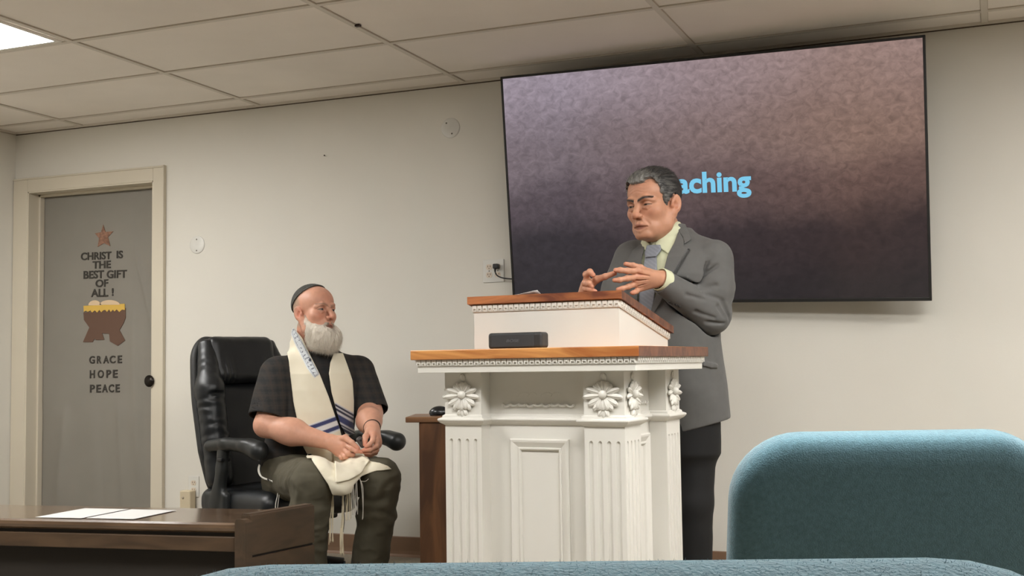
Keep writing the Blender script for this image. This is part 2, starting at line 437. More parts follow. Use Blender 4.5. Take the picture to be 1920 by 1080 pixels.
def room():
    m = MB(); m.box(XL-0.2, XR+0.2, YF-0.2, YB+0.3, -0.1, 0.0); struct(m.build('floor', M_floor))
    # ceiling: tiles a little above the tee bars
    m = MB(); m.box(XL-0.2, XR+0.2, YF-0.2, YB+0.3, H+0.006, H+0.12, mi=0)
    xs = [GX0+GW*i for i in range(0, 8)]
    for x in xs:
        if x < XR: m.box(x-0.0125, x+0.0125, YF, YB, H, H+0.008, mi=1)
    k = 0
    while GY0-GD*k > YF:
        y = GY0-GD*k; m.box(XL, XR, y-0.0125, y+0.0125, H+0.0005, H+0.008, mi=1); k += 1
    # thin dark joints along each tee and the edge angle at the walls
    for x in xs:
        if x < XR:
            m.box(x-0.0155, x-0.0125, YF, YB, H+0.003, H+0.008, mi=2)
            m.box(x+0.0125, x+0.0145, YF, YB, H+0.003, H+0.008, mi=2)
    for j in range(k):
        y = GY0-GD*j; m.box(XL, XR, y-0.0155, y-0.0125, H+0.0035, H+0.008, mi=2)
    m.box(XL, XR, YB-0.022, YB, H-0.004, H+0.008, mi=1)
    m.box(XL, XR, YB-0.003, YB, H-0.009, H-0.004, mi=3)
    m.box(XL, XL+0.022, YF, YB, H-0.004, H+0.008, mi=1)
    m.box(XL, XL+0.003, YF, YB, H-0.009, H-0.004, mi=2)
    struct(m.build('ceiling', [M_tile, M_tbar, M_gap, mat('shadow_gap', (92, 80, 66), 0.9)]))
    # back wall with the door opening
    DX0, DX1, DZ = -5.279, -4.353, 2.022
    m = MB()
    m.box(XL-0.2, DX0, YB, YB+0.2, 0, H+0.01); m.box(DX1, XR+0.2, YB, YB+0.2, 0, H+0.01); m.box(DX0, DX1, YB, YB+0.2, DZ, H+0.01)
    struct(m.build('wall_back', M_wall))
    m = MB(); m.box(XL-0.2, XL, YF-0.2, YB, 0, H+0.01); struct(m.build('wall_left', M_wall))
    m = MB(); m.box(XR, XR+0.2, YF-0.2, YB, 0, H+0.01); struct(m.build('wall_right', M_far))
    m = MB(); m.box(XL, XR, YF-0.2, YF, 0, H+0.01); struct(m.build('wall_front', M_far))
    # coved vinyl baseboards
    def cove(mb, x0, x1, fn):
        prof = [(0, 0), (0.018, 0), (0.012, 0.004), (0.006, 0.012), (0.004, 0.03), (0.004, 0.096), (0.002, 0.1), (0, 0.1)]
        mb.prism(prof, x0, x1, fn)
    m = MB(); cove(m, DX1+0.073, XR, lambda a, z, d: (d, YB-a, z)); struct(m.build('baseboard_back', M_base))
    m = MB(); cove(m, YF, YB-0.02, lambda a, z, d: (XL+a, d, z)); struct(m.build('baseboard_left', M_base))
    m = MB(); cove(m, YF, YB-0.02, lambda a, z, d: (XR-a, d, z)); struct(m.build('baseboard_right', M_base))
    # door casing + jamb
    m = MB()
    m.box(DX1-0.004, DX1+0.066, YB-0.02, YB, 0, DZ+0.070, 0.004)
    m.box(DX1+0.0655, DX1+0.074, YB-0.026, YB, 0, DZ+0.080, 0.003)
    m.box(XL+0.004, DX0+0.004, YB-0.02, YB, 0, DZ+0.070, 0.004)
    m.box(DX0+0.0035, DX1-0.0035, YB-0.0195, YB, DZ-0.004, DZ+0.0695, 0.003)
    m.box(XL+0.004, DX1+0.0645, YB-0.0255, YB, DZ+0.068, DZ+0.0785, 0.003)
    m.box(DX0, DX0+0.012, YB-0.016, YB+0.18, 0, DZ); m.box(DX1-0.012, DX1, YB-0.016, YB+0.18, 0, DZ)
    m.box(DX0, DX1, YB-0.016, YB+0.18, DZ-0.012, DZ)
    # stops
    m.box(DX0+0.012, DX0+0.026, YB+0.062, YB+0.1, 0, DZ-0.012, 0.002); m.box(DX1-0.026, DX1-0.012, YB+0.062, YB+0.1, 0, DZ-0.012, 0.002)
    m.box(DX0+0.012, DX1-0.012, YB+0.062, YB+0.1, DZ-0.026, DZ-0.012, 0.002)
    struct(m.build('trim_1', M_trimw))
    # the door leaf and its knob
    d = struct(MB().box(DX0+0.014, DX1-0.014, YB+0.108, YB+0.15, 0.008, DZ-0.014, 0.003).build('door_1', mat('door_paint', (170, 165, 152), 0.5)))
    kp = on_y(297, 714, YB+0.05)
    m = MB(); prof = [(0.0, 0.0), (0.018, 0.001), (0.028, 0.008), (0.031, 0.02), (0.027, 0.031), (0.016, 0.037), (0.011, 0.042), (0.011, 0.06), (0.032, 0.062), (0.033, 0.0665)]
    m.lathe(prof, (kp[0], YB+0.037, kp[2]), 'y', 28)
    m.v[-1][:, 1] = 2*(YB+0.037)-m.v[-1][:, 1]
    m.build('door_knob', mat('dark_bronze', (38, 33, 28), 0.35, 0.6), d)
    return DX0, DX1, DZ
DX0, DX1, DZ = room()

# ------------------------------------------------------------------ ceiling lights (the room's lamps)
M_diff = emit_mat('light_diffuser', LIGHT_COL, PANEL_EMIT)
M_lframe = mat('light_frame', (225, 222, 214), 0.5)
def ceiling_light(cx, cy, label, grp=None):
    t = thing('ceiling_light', label, 'ceiling light', (cx, cy, H), 0, grp)
    hx, hy = GW/2-0.03, GD/2-0.03
    m = MB()
    for a in ((-hx, hx, -hy, -hy+0.022), (-hx, hx, hy-0.022, hy), (-hx, -hx+0.022, -hy+0.022, hy-0.022), (hx-0.022, hx, -hy+0.022, hy-0.022)):
        m.box(*a, -0.004, 0.004, 0.001)
    m.build('frame', M_lframe, t)
    MB().box(-hx+0.022, hx-0.022, -hy+0.022, hy-0.022, -0.001, 0.004).build('diffuser', M_diff, t)
    return t
lx = lambda i: GX0+GW*(i+0.5)
ly = lambda j: GY0-GD*(j+0.5)
ceiling_light(lx(0), ly(2), 'lit white recessed ceiling light panel at the upper left corner of the photo')
for i, j in ((1, 5), (4, 3), (5, 2), (3, 5), (4, 5)):
    ceiling_light(lx(i), ly(j), 'lit white ceiling light panel outside the photo, over the seats', 'light panels outside the photo')

# small dark fleck on the tee bar
p = on_z(671, 47.5, H)
tag(MB().box(p[0]-0.012, p[0]+0.012, p[1]-0.008, p[1]+0.01, H-0.006, H+0.004, 0.002).build('ceiling_fleck', mat('dark_fleck', (62, 48, 40), 0.6)),
    'tiny dark fleck on the ceiling grid bar, above the wall left of the screen', 'clip')

# ------------------------------------------------------------------ grey door cover with its cut-out letters
M_cover = mat('grey_door_fabric', (136, 131, 122), 0.8, var=0.03, vscale=5, bump=0.1, bscale=120)
M_letter = mat('dark_felt', (58, 54, 48), 0.85)
YC = YB+0.098
def door_cover():
    t = thing('door_cover', 'grey fabric covering taped over the door, with dark cut-out letters, star and manger', 'door cover', ((DX0+DX1)/2, YC, 0.01))
    base = np.array([(DX0+DX1)/2, YC, 0.01])
    nx, nz = 70, 150
    X = np.linspace(DX0+0.027, DX1-0.027, nx); Z = np.linspace(0.02, DZ-0.028, nz)
    xx, zz = np.meshgrid(X, Z)
    # long soft creases running down from the upper right, as the cloth hangs
    s = (xx-DX0)/(DX1-DX0)
    yy = np.zeros_like(xx)
    def crease(x0, z0, x1, z1, wd, a):
        d = np.array([x1-x0, z1-z0]); L = np.hypot(*d); d /= L
        tt = (xx-x0)*d[0]+(zz-z0)*d[1]; nn = (xx-x0)*-d[1]+(zz-z0)*d[0]
        fall = np.clip(tt/L*4, 0, 1)*np.clip((L-tt)/L*4, 0, 1)
        return a*np.exp(-(nn/wd)**2)*fall
    w_ = DX1-DX0
    yy += crease(DX0+.73*w_, 1.75, DX0+1.0*w_, 0.9, .012, -.006)
    yy += crease(DX0+.78*w_, 1.70, DX0+.99*w_, 1.15, .014, .006)
    yy += crease(DX0+.70*w_, 1.55, DX0+.82*w_, 0.2, .03, -.006)
    yy += crease(DX0+.25*w_, 0.9, DX0+.15*w_, 0.1, .03, -.005)
    yy += crease(DX0+.5*w_, 0.75, DX0+.55*w_, 0.05, .025, .005)
    yy += crease(DX0+.62*w_, 1.2, DX0+.68*w_, 0.1, .02, -.004)
    yy += .0015*np.sin(s*23+zz*1.2)
    v = np.stack([xx-base[0], np.minimum(yy*2.4*np.clip(np.maximum((s-.72)/.06, (.78-zz)/.08), 0, 1), 0.004), zz-base[2]], -1).reshape(-1, 3)
    f = [(i*nx+j, i*nx+j+1, (i+1)*nx+j+1, (i+1)*nx+j) for i in range(nz-1) for j in range(nx-1)]
    m = MB(); m.add(v, f, 0, True); o = m.build('cloth', M_cover, t, fix=False)
    sd = o.modifiers.new('thick', 'SOLIDIFY'); sd.thickness = 0.004; sd.offset = 1
    Q = lambda x, y: on_y(x, y, YC-0.005)-base
    def word(s_, x0, x1, y0, y1, h):
        """one cut-out word; y0, y1 the middle heights at its two ends"""
        a = Q(x0, y0+h/2); b_ = Q(x1, y1+h/2); c = Q(x0, y0-h/2)
        ux = b_-a; wd = np.linalg.norm(ux); ux /= wd
        mb = MB(); place_text(mb, s_, a, ux, (0, 0, 1), (0, -1, 0), wd, abs(c[2]-a[2]), 0.030, 0.003)
        return mb
    for s_, x0, x1, y0, y1, h in (('CHRIST', 152, 209, 481, 478.8, 14.4), ('IS', 219, 230.5, 477.4, 477, 14.4), ('THE', 174, 208, 497, 495.6, 14), ('BEST', 157, 195, 515.6, 514.2, 15),
                                  ('GIFT', 200.5, 238, 514.4, 513.4, 15), ('OF', 179.5, 203, 531.6, 530.6, 14.2), ('ALL', 171, 203, 549.6, 548.4, 14.8), ('!', 210, 213.2, 547.6, 547.4, 14.4)):
        word(s_, x0, x1, y0, y1, h).build('lettering', M_letter, t)
    for s_, xs, yc, h in (('GRACE', ((167.7, 178), (182, 190.5), (194, 204.4), (205.8, 216.6), (221, 229)), 674.8, 14.2), ('HOPE', ((168.7, 178), (183.4, 195), (199.7, 208.4), (212, 220.7)), 701.6, 14.8),
                          ('PEACE', ((169, 178), (181, 189.5), (191.7, 202.3), (204, 214), (217, 224.7)), 728.8, 14.8)):
        for ch, (x0, x1) in zip(s_, xs): word(ch, x0, x1, yc-.02*(x0-168), yc-.02*(x1-168), h).build('lettering', M_letter, t)
    def poly(name, pts, m, y0=0.005, th=0.003, parent=t):
        mb = MB(); P = [on_y(x, y, YC-y0)-base for x, y in pts]
        mb.prism([(p[0], p[2]) for p in P], P[0][1], P[0][1]-th, lambda u, v, d: (u, d, v))
        return mb.build(name, m, parent)
    star = [(194, 421.5), (198.2, 434.8), (212.8, 433.8), (203, 444.5), (207, 461.5), (195.5, 455.8), (183.5, 463), (186.3, 447), (178.5, 437.5), (190, 435.5)]
    poly('star', star, mat('copper_glitter', (142, 104, 84), 0.6, 0.1, var=0.35, vscale=70, bump=0.5, bscale=300))
    Mb = mat('cradle_brown', (101, 76, 62), 0.85); My = mat('hay_yellow', (214, 176, 84), 0.85); Mc = mat('bundle_cream', (216, 190, 156), 0.85)
    cr = [(157, 586), (236, 578), (236, 596), (232, 606), (224.5, 619), (235, 638), (221.5, 648.5), (206.5, 640), (205, 625.5), (192, 625), (196, 637), (181, 637.5), (177.5, 635), (174, 641.5), (156, 641.5), (168, 614), (158, 600)]
    c = poly('manger', cr, Mb)
    hay = [(157, 573.5), (234, 569.5), (234.5, 581), (229, 580.5), (224, 585), (219, 580), (215, 584), (212, 580.5), (208, 585), (205, 580), (201, 585), (197.5, 581), (194, 582), (190, 585.5), (187, 581), (182.5, 586), (178, 582), (173, 586), (170, 582), (165, 585), (161.5, 582.5), (157.5, 585)]
    poly('hay', hay, My, 0.008, 0.002, c)
    a = np.linspace(math.pi, 0, 12)
    poly('bundle', [(178+12*math.cos(q), 572.5-9.5*math.sin(q)) for q in a], Mc, 0.009, 0.002, c)
    poly('bundle', [(206+19*math.cos(q), 571.5-9*math.sin(q)) for q in a], Mc, 0.009, 0.002, c)
door_cover()

# ------------------------------------------------------------------ wall plates, nail, outlets
M_plate = mat('plate_plastic', (216, 214, 207), 0.4)
M_screw = mat('screw_metal', (120, 112, 100), 0.4, 0.6)
M_slot = mat('outlet_slot', (70, 58, 50), 0.7)
def disc(px, py, r, label, scr):
    c = on_y(px, py, 0)
    t = thing('wall_plate', label, 'wall plate', (c[0], 0, c[2]), 0)
    m = MB(); m.lathe([(0, -0.0045), (r*0.9, -0.0045), (r*0.985, -0.0025), (r, 0.0)], (0, 0, 0), 'y', 48, 0, True)
    m.v[-1][:, 1] = -np.abs(m.v[-1][:, 1]); m.build('plate', M_plate, t)
    for sx, sz in scr:
        mm = MB(); mm.lathe([(0, .0065), (.003, .0062), (.0042, .005), (.0045, 0.003)], (sx, 0, sz), 'y', 14); mm.v[-1][:, 1] = -np.abs(mm.v[-1][:, 1])
        mm.build('screw', M_screw, t)
disc(845, 240, .052, 'round blank white cover plate with two screws, high on the wall beside the screen', ((-.022, .026), (.008, -.03)))
disc(370, 459, .05, 'round blank white cover plate with two screws, on the wall right of the door', ((-.002, .03), (-.002, -.032)))
c = on_y(610, 292, 0)
tag(MB().lathe([(0, .012), (.0035, .0118), (.004, .01), (.0015, .0095), (.0015, -.002)], (c[0], 0, c[2]), 'y', 10).build('nail', mat('nail_steel', (60, 52, 46), 0.5, .5)),
    'single small dark nail in the bare wall between the two round plates', 'nail')
bpy.data.objects['nail'].scale = (1, -1, 1)

def receptacle(t, cx, cz, Mr):
    m = MB()
    n = 20; a = np.arange(n)*2*math.pi/n
    pr = [(.0165*math.cos(q), max(-.0135, min(.0135, .0165*math.sin(q)))) for q in a]
    m.prism([(cx+x, cz+z) for x, z in pr], -.0055, -.0075, lambda u, v, d: (u, d, v), 0)
    for sx in (-.0063, .0063): m.box(cx+sx-.0014, cx+sx+.0014, -.0079, -.0074, cz-.001, cz+.0075, mi=1)
    m.cyl((cx, -.0079, cz-.0072), (cx, -.0074, cz-.0072), .0024, n=10, mi=1)
    return m.build('receptacle', [Mr, M_slot], t)
c = on_y(926, 508, 0)
t = thing('wall_outlet', 'square white four socket wall outlet beside the lower left corner of the screen', 'outlet', (c[0], 0, c[2]), 0)
MB().box(-.057, .057, -.0055, 0, -.057, .057, .003).build('plate', M_plate, t)
Mrp = mat('receptacle_ivory', (214, 200, 182), 0.45)
for sx in (-.023, .023):
    for sz in (-.0195, .0195): receptacle(t, sx, sz, Mrp)
for sx in (-.023, .023):
    MB().lathe([(0, .0065), (.003, .006), (.0035, .005)], (sx, 0, 0), 'y', 10).build('screw', M_screw, t).scale = (1, -1, 1)
M_blk = mat('black_plastic', (24, 24, 25), 0.45, var=.1, vscale=30)
t = thing('power_cord', 'black power plug and cord running from the four socket outlet to the screen', 'cord', (c[0]+.023, -.008, c[2]+.0195), 0)
MB().box(-.014, .014, -.032, 0, -.012, .013, .005).cyl((-.002, -.026, -.008), (.0, -.03, -.028), .006, .004, 12).build('plug', M_blk, t)
pts = []
P0 = np.array([0, -.03, -.026]); P1 = np.array([.004, -.034, -.06]); P2 = np.array([.06, -.03, -.072]); P3 = np.array([.19, -.03, -.066])
for s in np.linspace(0, 1, 24): pts.append((1-s)**3*P0+3*(1-s)**2*s*P1+3*(1-s)*s*s*P2+s**3*P3)
MB().tube(pts, .0034, 8).build('cable', M_blk, t)

c = on_y(364, 912, 0)
t = thing('wall_outlet', 'white wall outlet low on the wall behind the office chair', 'outlet', (c[0], 0, c[2]), 0)
MB().box(-.035, .035, -.0055, 0, -.057, .057, .003).build('plate', M_plate, t)
receptacle(t, 0, .0195, Mrp); receptacle(t, 0, -.0195, Mrp)
t = thing('plug_in_adapter', 'beige box shaped plug-in adapter in the outlet behind the office chair', 'adapter', (c[0]-.018, -.008, c[2]-.026), 0)
MB().box(-.034, .036, -.05, 0, -.115, .008, .006).build('body', mat('adapter_beige', (206, 192, 164), 0.5), t)
m = MB(); m.lathe([(0, .053), (.006, .0525), (.0075, .05)], (-.012, 0, -.03), 'y', 14); m.build('button', mat('button_grey', (150, 138, 118), .5), t).scale = (1, -1, 1)

# ------------------------------------------------------------------ the big screen
def tv():
    wd = 1.9213; ht = wd*0.568
    c = np.array([-1.1896, -0.2, 1.7597]); yaw, tilt, roll = -0.0536, 0.1567, 0.0274
    t = thing('television', 'large black flat television tilted forward on the wall, showing a brown textured slide', 'television', c)
    t.rotation_mode = 'QUATERNION'
    R = Matrix.Rotation(yaw, 3, 'Z') @ Matrix.Rotation(tilt, 3, 'X') @ Matrix.Rotation(roll, 3, 'Y')
    t.rotation_quaternion = R.to_quaternion()
    b = 0.011
    m = MB()
    m.box(-wd/2, wd/2, 0, .012, ht/2-b, ht/2, .002); m.box(-wd/2, wd/2, 0, .012, -ht/2, -ht/2+b+.004, .002)
    m.box(-wd/2, -wd/2+b, 0, .012, -ht/2, ht/2, .002); m.box(wd/2-b, wd/2, 0, .012, -ht/2, ht/2, .002)
    m.build('bezel', mat('tv_bezel', (30, 29, 28), 0.4), t)
    MB().box(-wd/2+.004, wd/2-.004, .008, .03, -ht/2+.004, ht/2-.004, .006).box(-.55, .55, .03, .052, -ht/2+.06, ht*.15, .01).build('back_housing', M_blk, t)
    # wall bracket
    mm = MB(); mm.box(-.2, .2, .045, .058, -.10, .04, .004); mm.box(-.03, .03, .055, .135, -.06, .0, .004)
    mm.build('wall_bracket', M_blk, t)
    # picture on the panel
    mt, nt, bs = nt_mat('tv_picture')
    tc = nt.nodes.new('ShaderNodeTexCoord'); sep = nt.nodes.new('ShaderNodeSeparateXYZ')
    nt.links.new(tc.outputs['Object'], sep.inputs[0])
    def ramp(src, lo, hi, stops):
        mr = nt.nodes.new('ShaderNodeMapRange'); mr.inputs[1].default_value = lo; mr.inputs[2].default_value = hi
        nt.links.new(src, mr.inputs[0]); r = nt.nodes.new('ShaderNodeValToRGB'); r.color_ramp.interpolation = 'EASE'
        while len(r.color_ramp.elements) < len(stops): r.color_ramp.elements.new(0.5)
        for e, (p_, c_) in zip(r.color_ramp.elements, stops): e.position = p_; e.color = (*lin(c_), 1)
        nt.links.new(mr.outputs[0], r.inputs['Fac']); return r.outputs['Color']
    # vertical brightness is bent by cloudy noise, like the slide's mottled parchment
    n0 = nt.nodes.new('ShaderNodeTexNoise'); n0.inputs['Scale'].default_value = 2.6; n0.inputs['Detail'].default_value = 5
    nt.links.new(tc.outputs['Object'], n0.inputs['Vector'])
    ma = nt.nodes.new('ShaderNodeMath'); ma.operation = 'MULTIPLY_ADD'; ma.inputs[1].default_value = 0.30; 
    nt.links.new(n0.outputs['Fac'], ma.inputs[0]); nt.links.new(sep.outputs['Z'], ma.inputs[2])
    mb_ = nt.nodes.new('ShaderNodeMath'); mb_.operation = 'SUBTRACT'; mb_.inputs[1].default_value = 0.15
    nt.links.new(ma.outputs[0], mb_.inputs[0])
    left = ramp(mb_.outputs[0], -ht/2, ht/2, [(0.0, (38, 36, 40)), (.24, (46, 42, 47)), (.43, (76, 67, 73)), (.64, (108, 97, 103)), (1, (142, 131, 142))])
    right = ramp(mb_.outputs[0], -ht/2, ht/2, [(0.0, (36, 30, 31)), (.27, (48, 37, 37)), (.47, (92, 71, 65)), (.68, (122, 98, 88)), (1, (138, 115, 109))])
    mr = nt.nodes.new('ShaderNodeMapRange'); mr.inputs[1].default_value = -wd*.35; mr.inputs[2].default_value = wd*.35
    nt.links.new(sep.outputs['X'], mr.inputs[0])
    mx = nt.nodes.new('ShaderNodeMix'); mx.data_type = 'RGBA'
    nt.links.new(mr.outputs[0], mx.inputs[0]); nt.links.new(left, mx.inputs[6]); nt.links.new(right, mx.inputs[7])
    # fine brushed streaks
    mp = nt.nodes.new('ShaderNodeMapping'); mp.inputs['Scale'].default_value = (11, 1, 15); mp.inputs['Rotation'].default_value = (0, .6, 0)
    nt.links.new(tc.outputs['Object'], mp.inputs['Vector'])
    n1 = nt.nodes.new('ShaderNodeTexNoise'); n1.inputs['Scale'].default_value = 2.3; n1.inputs['Detail'].default_value = 8; n1.inputs['Roughness'].default_value = .65
    n1.inputs['Distortion'].default_value = .7
    nt.links.new(mp.outputs['Vector'], n1.inputs['Vector'])
    m2 = nt.nodes.new('ShaderNodeMapRange'); m2.inputs[1].default_value = .3; m2.inputs[2].default_value = .7; m2.inputs[3].default_value = .72; m2.inputs[4].default_value = 1.30
    nt.links.new(n1.outputs['Fac'], m2.inputs[0])
    vm = nt.nodes.new('ShaderNodeVectorMath'); vm.operation = 'SCALE'
    nt.links.new(mx.outputs[2], vm.inputs[0]); nt.links.new(m2.outputs[0], vm.inputs['Scale'])
    nt.links.new(vm.outputs[0], bs.inputs['Emission Color']); bs.inputs['Emission Strength'].default_value = TV_EMIT
    bs.inputs['Base Color'].default_value = (.012, .012, .013, 1); bs.inputs['Roughness'].default_value = .22; bs.inputs['Specular IOR Level'].default_value = .35
    s = MB().box(-wd/2+b, wd/2-b, .004, .009, -ht/2+b+.004, ht/2-b).build('screen', mt, t)
    # the slide's one word
    ux = np.array([R[0][0], R[1][0], R[2][0]]); uz = np.array([R[0][2], R[1][2], R[2][2]]); un = -np.array([R[0][1], R[1][1], R[2][1]])
    def on_screen(px, py):
        d = ray(px, py); k = np.dot(c+un*(-.004)-CAM, un)/np.dot(d, un); q = CAM+d*k-c
        return np.dot(q, ux), np.dot(q, uz)
    v, f = text_mesh('Teaching', 0.045); va, _ = text_mesh('aching', .045); vx, _ = text_mesh('x', .035)
    xa0, z0 = on_screen(1269, 362); xa1, _ = on_screen(1409, 356); _, zx = on_screen(1285, 335)
    wa = va[:, 0].max()-va[:, 0].min(); k = (xa1-xa0)/wa
    kz = (zx-z0)/(vx[:, 1].max()-vx[:, 1].min())
    slope = (on_screen(1390, 357.0)[1]-z0)/(on_screen(1390, 357.0)[0]-xa0)
    xr = v[:, 0].max()
    x = (v[:, 0]-xr)*k+xa1
    P = np.stack([x, np.full(len(v), .003)-(v[:, 2] > 0)*.0006, z0+v[:, 1]*kz+(x-xa0)*slope], 1)
    mb = MB(); mb.add(P, f)
    mb.build('lettering', emit_mat('slide_text', lin((124, 204, 238)), .95/2**EXPOSURE, .01), s)
TV_EMIT = 1.15/2**EXPOSURE
tv()
# ================================================================== PULPIT
M_white = mat('white_gloss_paint', (214, 211, 203), 0.45, var=0.02, vscale=4)
M_oak = wood('warm_oak', (158, 94, 50), (210, 150, 88), 0.32, (2.2, 9, 9), contrast=(.38, .6), nscale=1.6)
M_oakd = wood('reddish_oak', (104, 58, 42), (182, 116, 72), 0.34, (2.2, 9, 9), contrast=(.40, .66), nscale=1.9)
M_oake = wood('oak_end_grain', (84, 50, 37), (120, 76, 54), 0.4, (9, 9, 4), nscale=3.0)
def ends(o):
    for p_ in o.data.polygons:
        if abs(p_.normal.x) > .85: p_.material_index = 1
P_RZ = math.radians(-4.68)
P_C = np.array([-1.282, -1.791, 0.0])

def frame_loops(mb, hw, z0, z1, prof, fn):
    """mitred rectangular moulding, loops at (inset, height)"""
    vs = []
    for i, hgt in prof:
        for x, z in ((-hw+i, z0+i), (hw-i, z0+i), (hw-i, z1-i), (-hw+i, z1-i)): vs.append(fn(x, z, hgt))
    f = []
    for k in range(len(prof)-1):
        for j in range(4): f.append((k*4+j, k*4+(j+1) % 4, (k+1)*4+(j+1) % 4, (k+1)*4+j))
    return mb.add(vs, f)

def flower(mb, cx, cz, s, fn):
    """carved leaf-and-petal rosette; fn maps (x, z, out)"""
    def petal(x, z, ang, L, W, D, out=.0):
        c, sn = math.cos(ang), math.sin(ang)
        o = np.array(fn(0, 0, 0)); ex = np.array(fn(1, 0, 0))-o; ez = np.array(fn(0, 1, 0))-o; en = np.array(fn(0, 0, 1))-o
        u = ex*c+ez*sn; v_ = -ex*sn+ez*c
        lift = 0.22
        ul = u*math.cos(lift)+en*math.sin(lift); nl = -u*math.sin(lift)+en*math.cos(lift)
        R = np.stack([ul, v_, nl], 1)
        p = np.array(fn(cx+x+c*L*.55, cz+z+sn*L*.55, out+L*.06))
        mb.ellipsoid(p, (L*.55, W, D), R, 12, 6)
        mb.ellipsoid(p+nl*D*.45, (L*.5, W*.28, D*.9), R, 8, 6)
    k = s
    for a in (90, 66, 114, 43, 137): petal(0, .002*k, math.radians(a), .033*k, .0105*k, .0045*k)
    for a in (17, 163): petal(.0, .001*k, math.radians(a), .046*k, .0085*k, .0055*k)
    for a in (-6, 186): petal(0, -.001*k, math.radians(a), .053*k, .0080*k, .0055*k)
    for a in (-27, 207): petal(0, -.006*k, math.radians(a), .044*k, .0095*k, .0045*k)
    for a in (-48, 228): petal(0, -.010*k, math.radians(a), .039*k, .0090*k, .0045*k)
    for a in (-90, -68, -112): petal(0, -.004*k, math.radians(a), .036*k, .0120*k, .0060*k, .002)
    for a in (-90, -62, -118): petal(0, -.032*k, math.radians(a), .027*k, .0085*k, .0055*k)
    petal(0, .034*k, math.radians(90), .022*k, .010*k, .0030*k)
    petal(0, -.050*k, math.radians(-90), .017*k, .006*k, .0045*k)
    p = np.array(fn(cx, cz, .008*k)); mb.ellipsoid(p, (.0115*k,)*3, None, 14, 9)

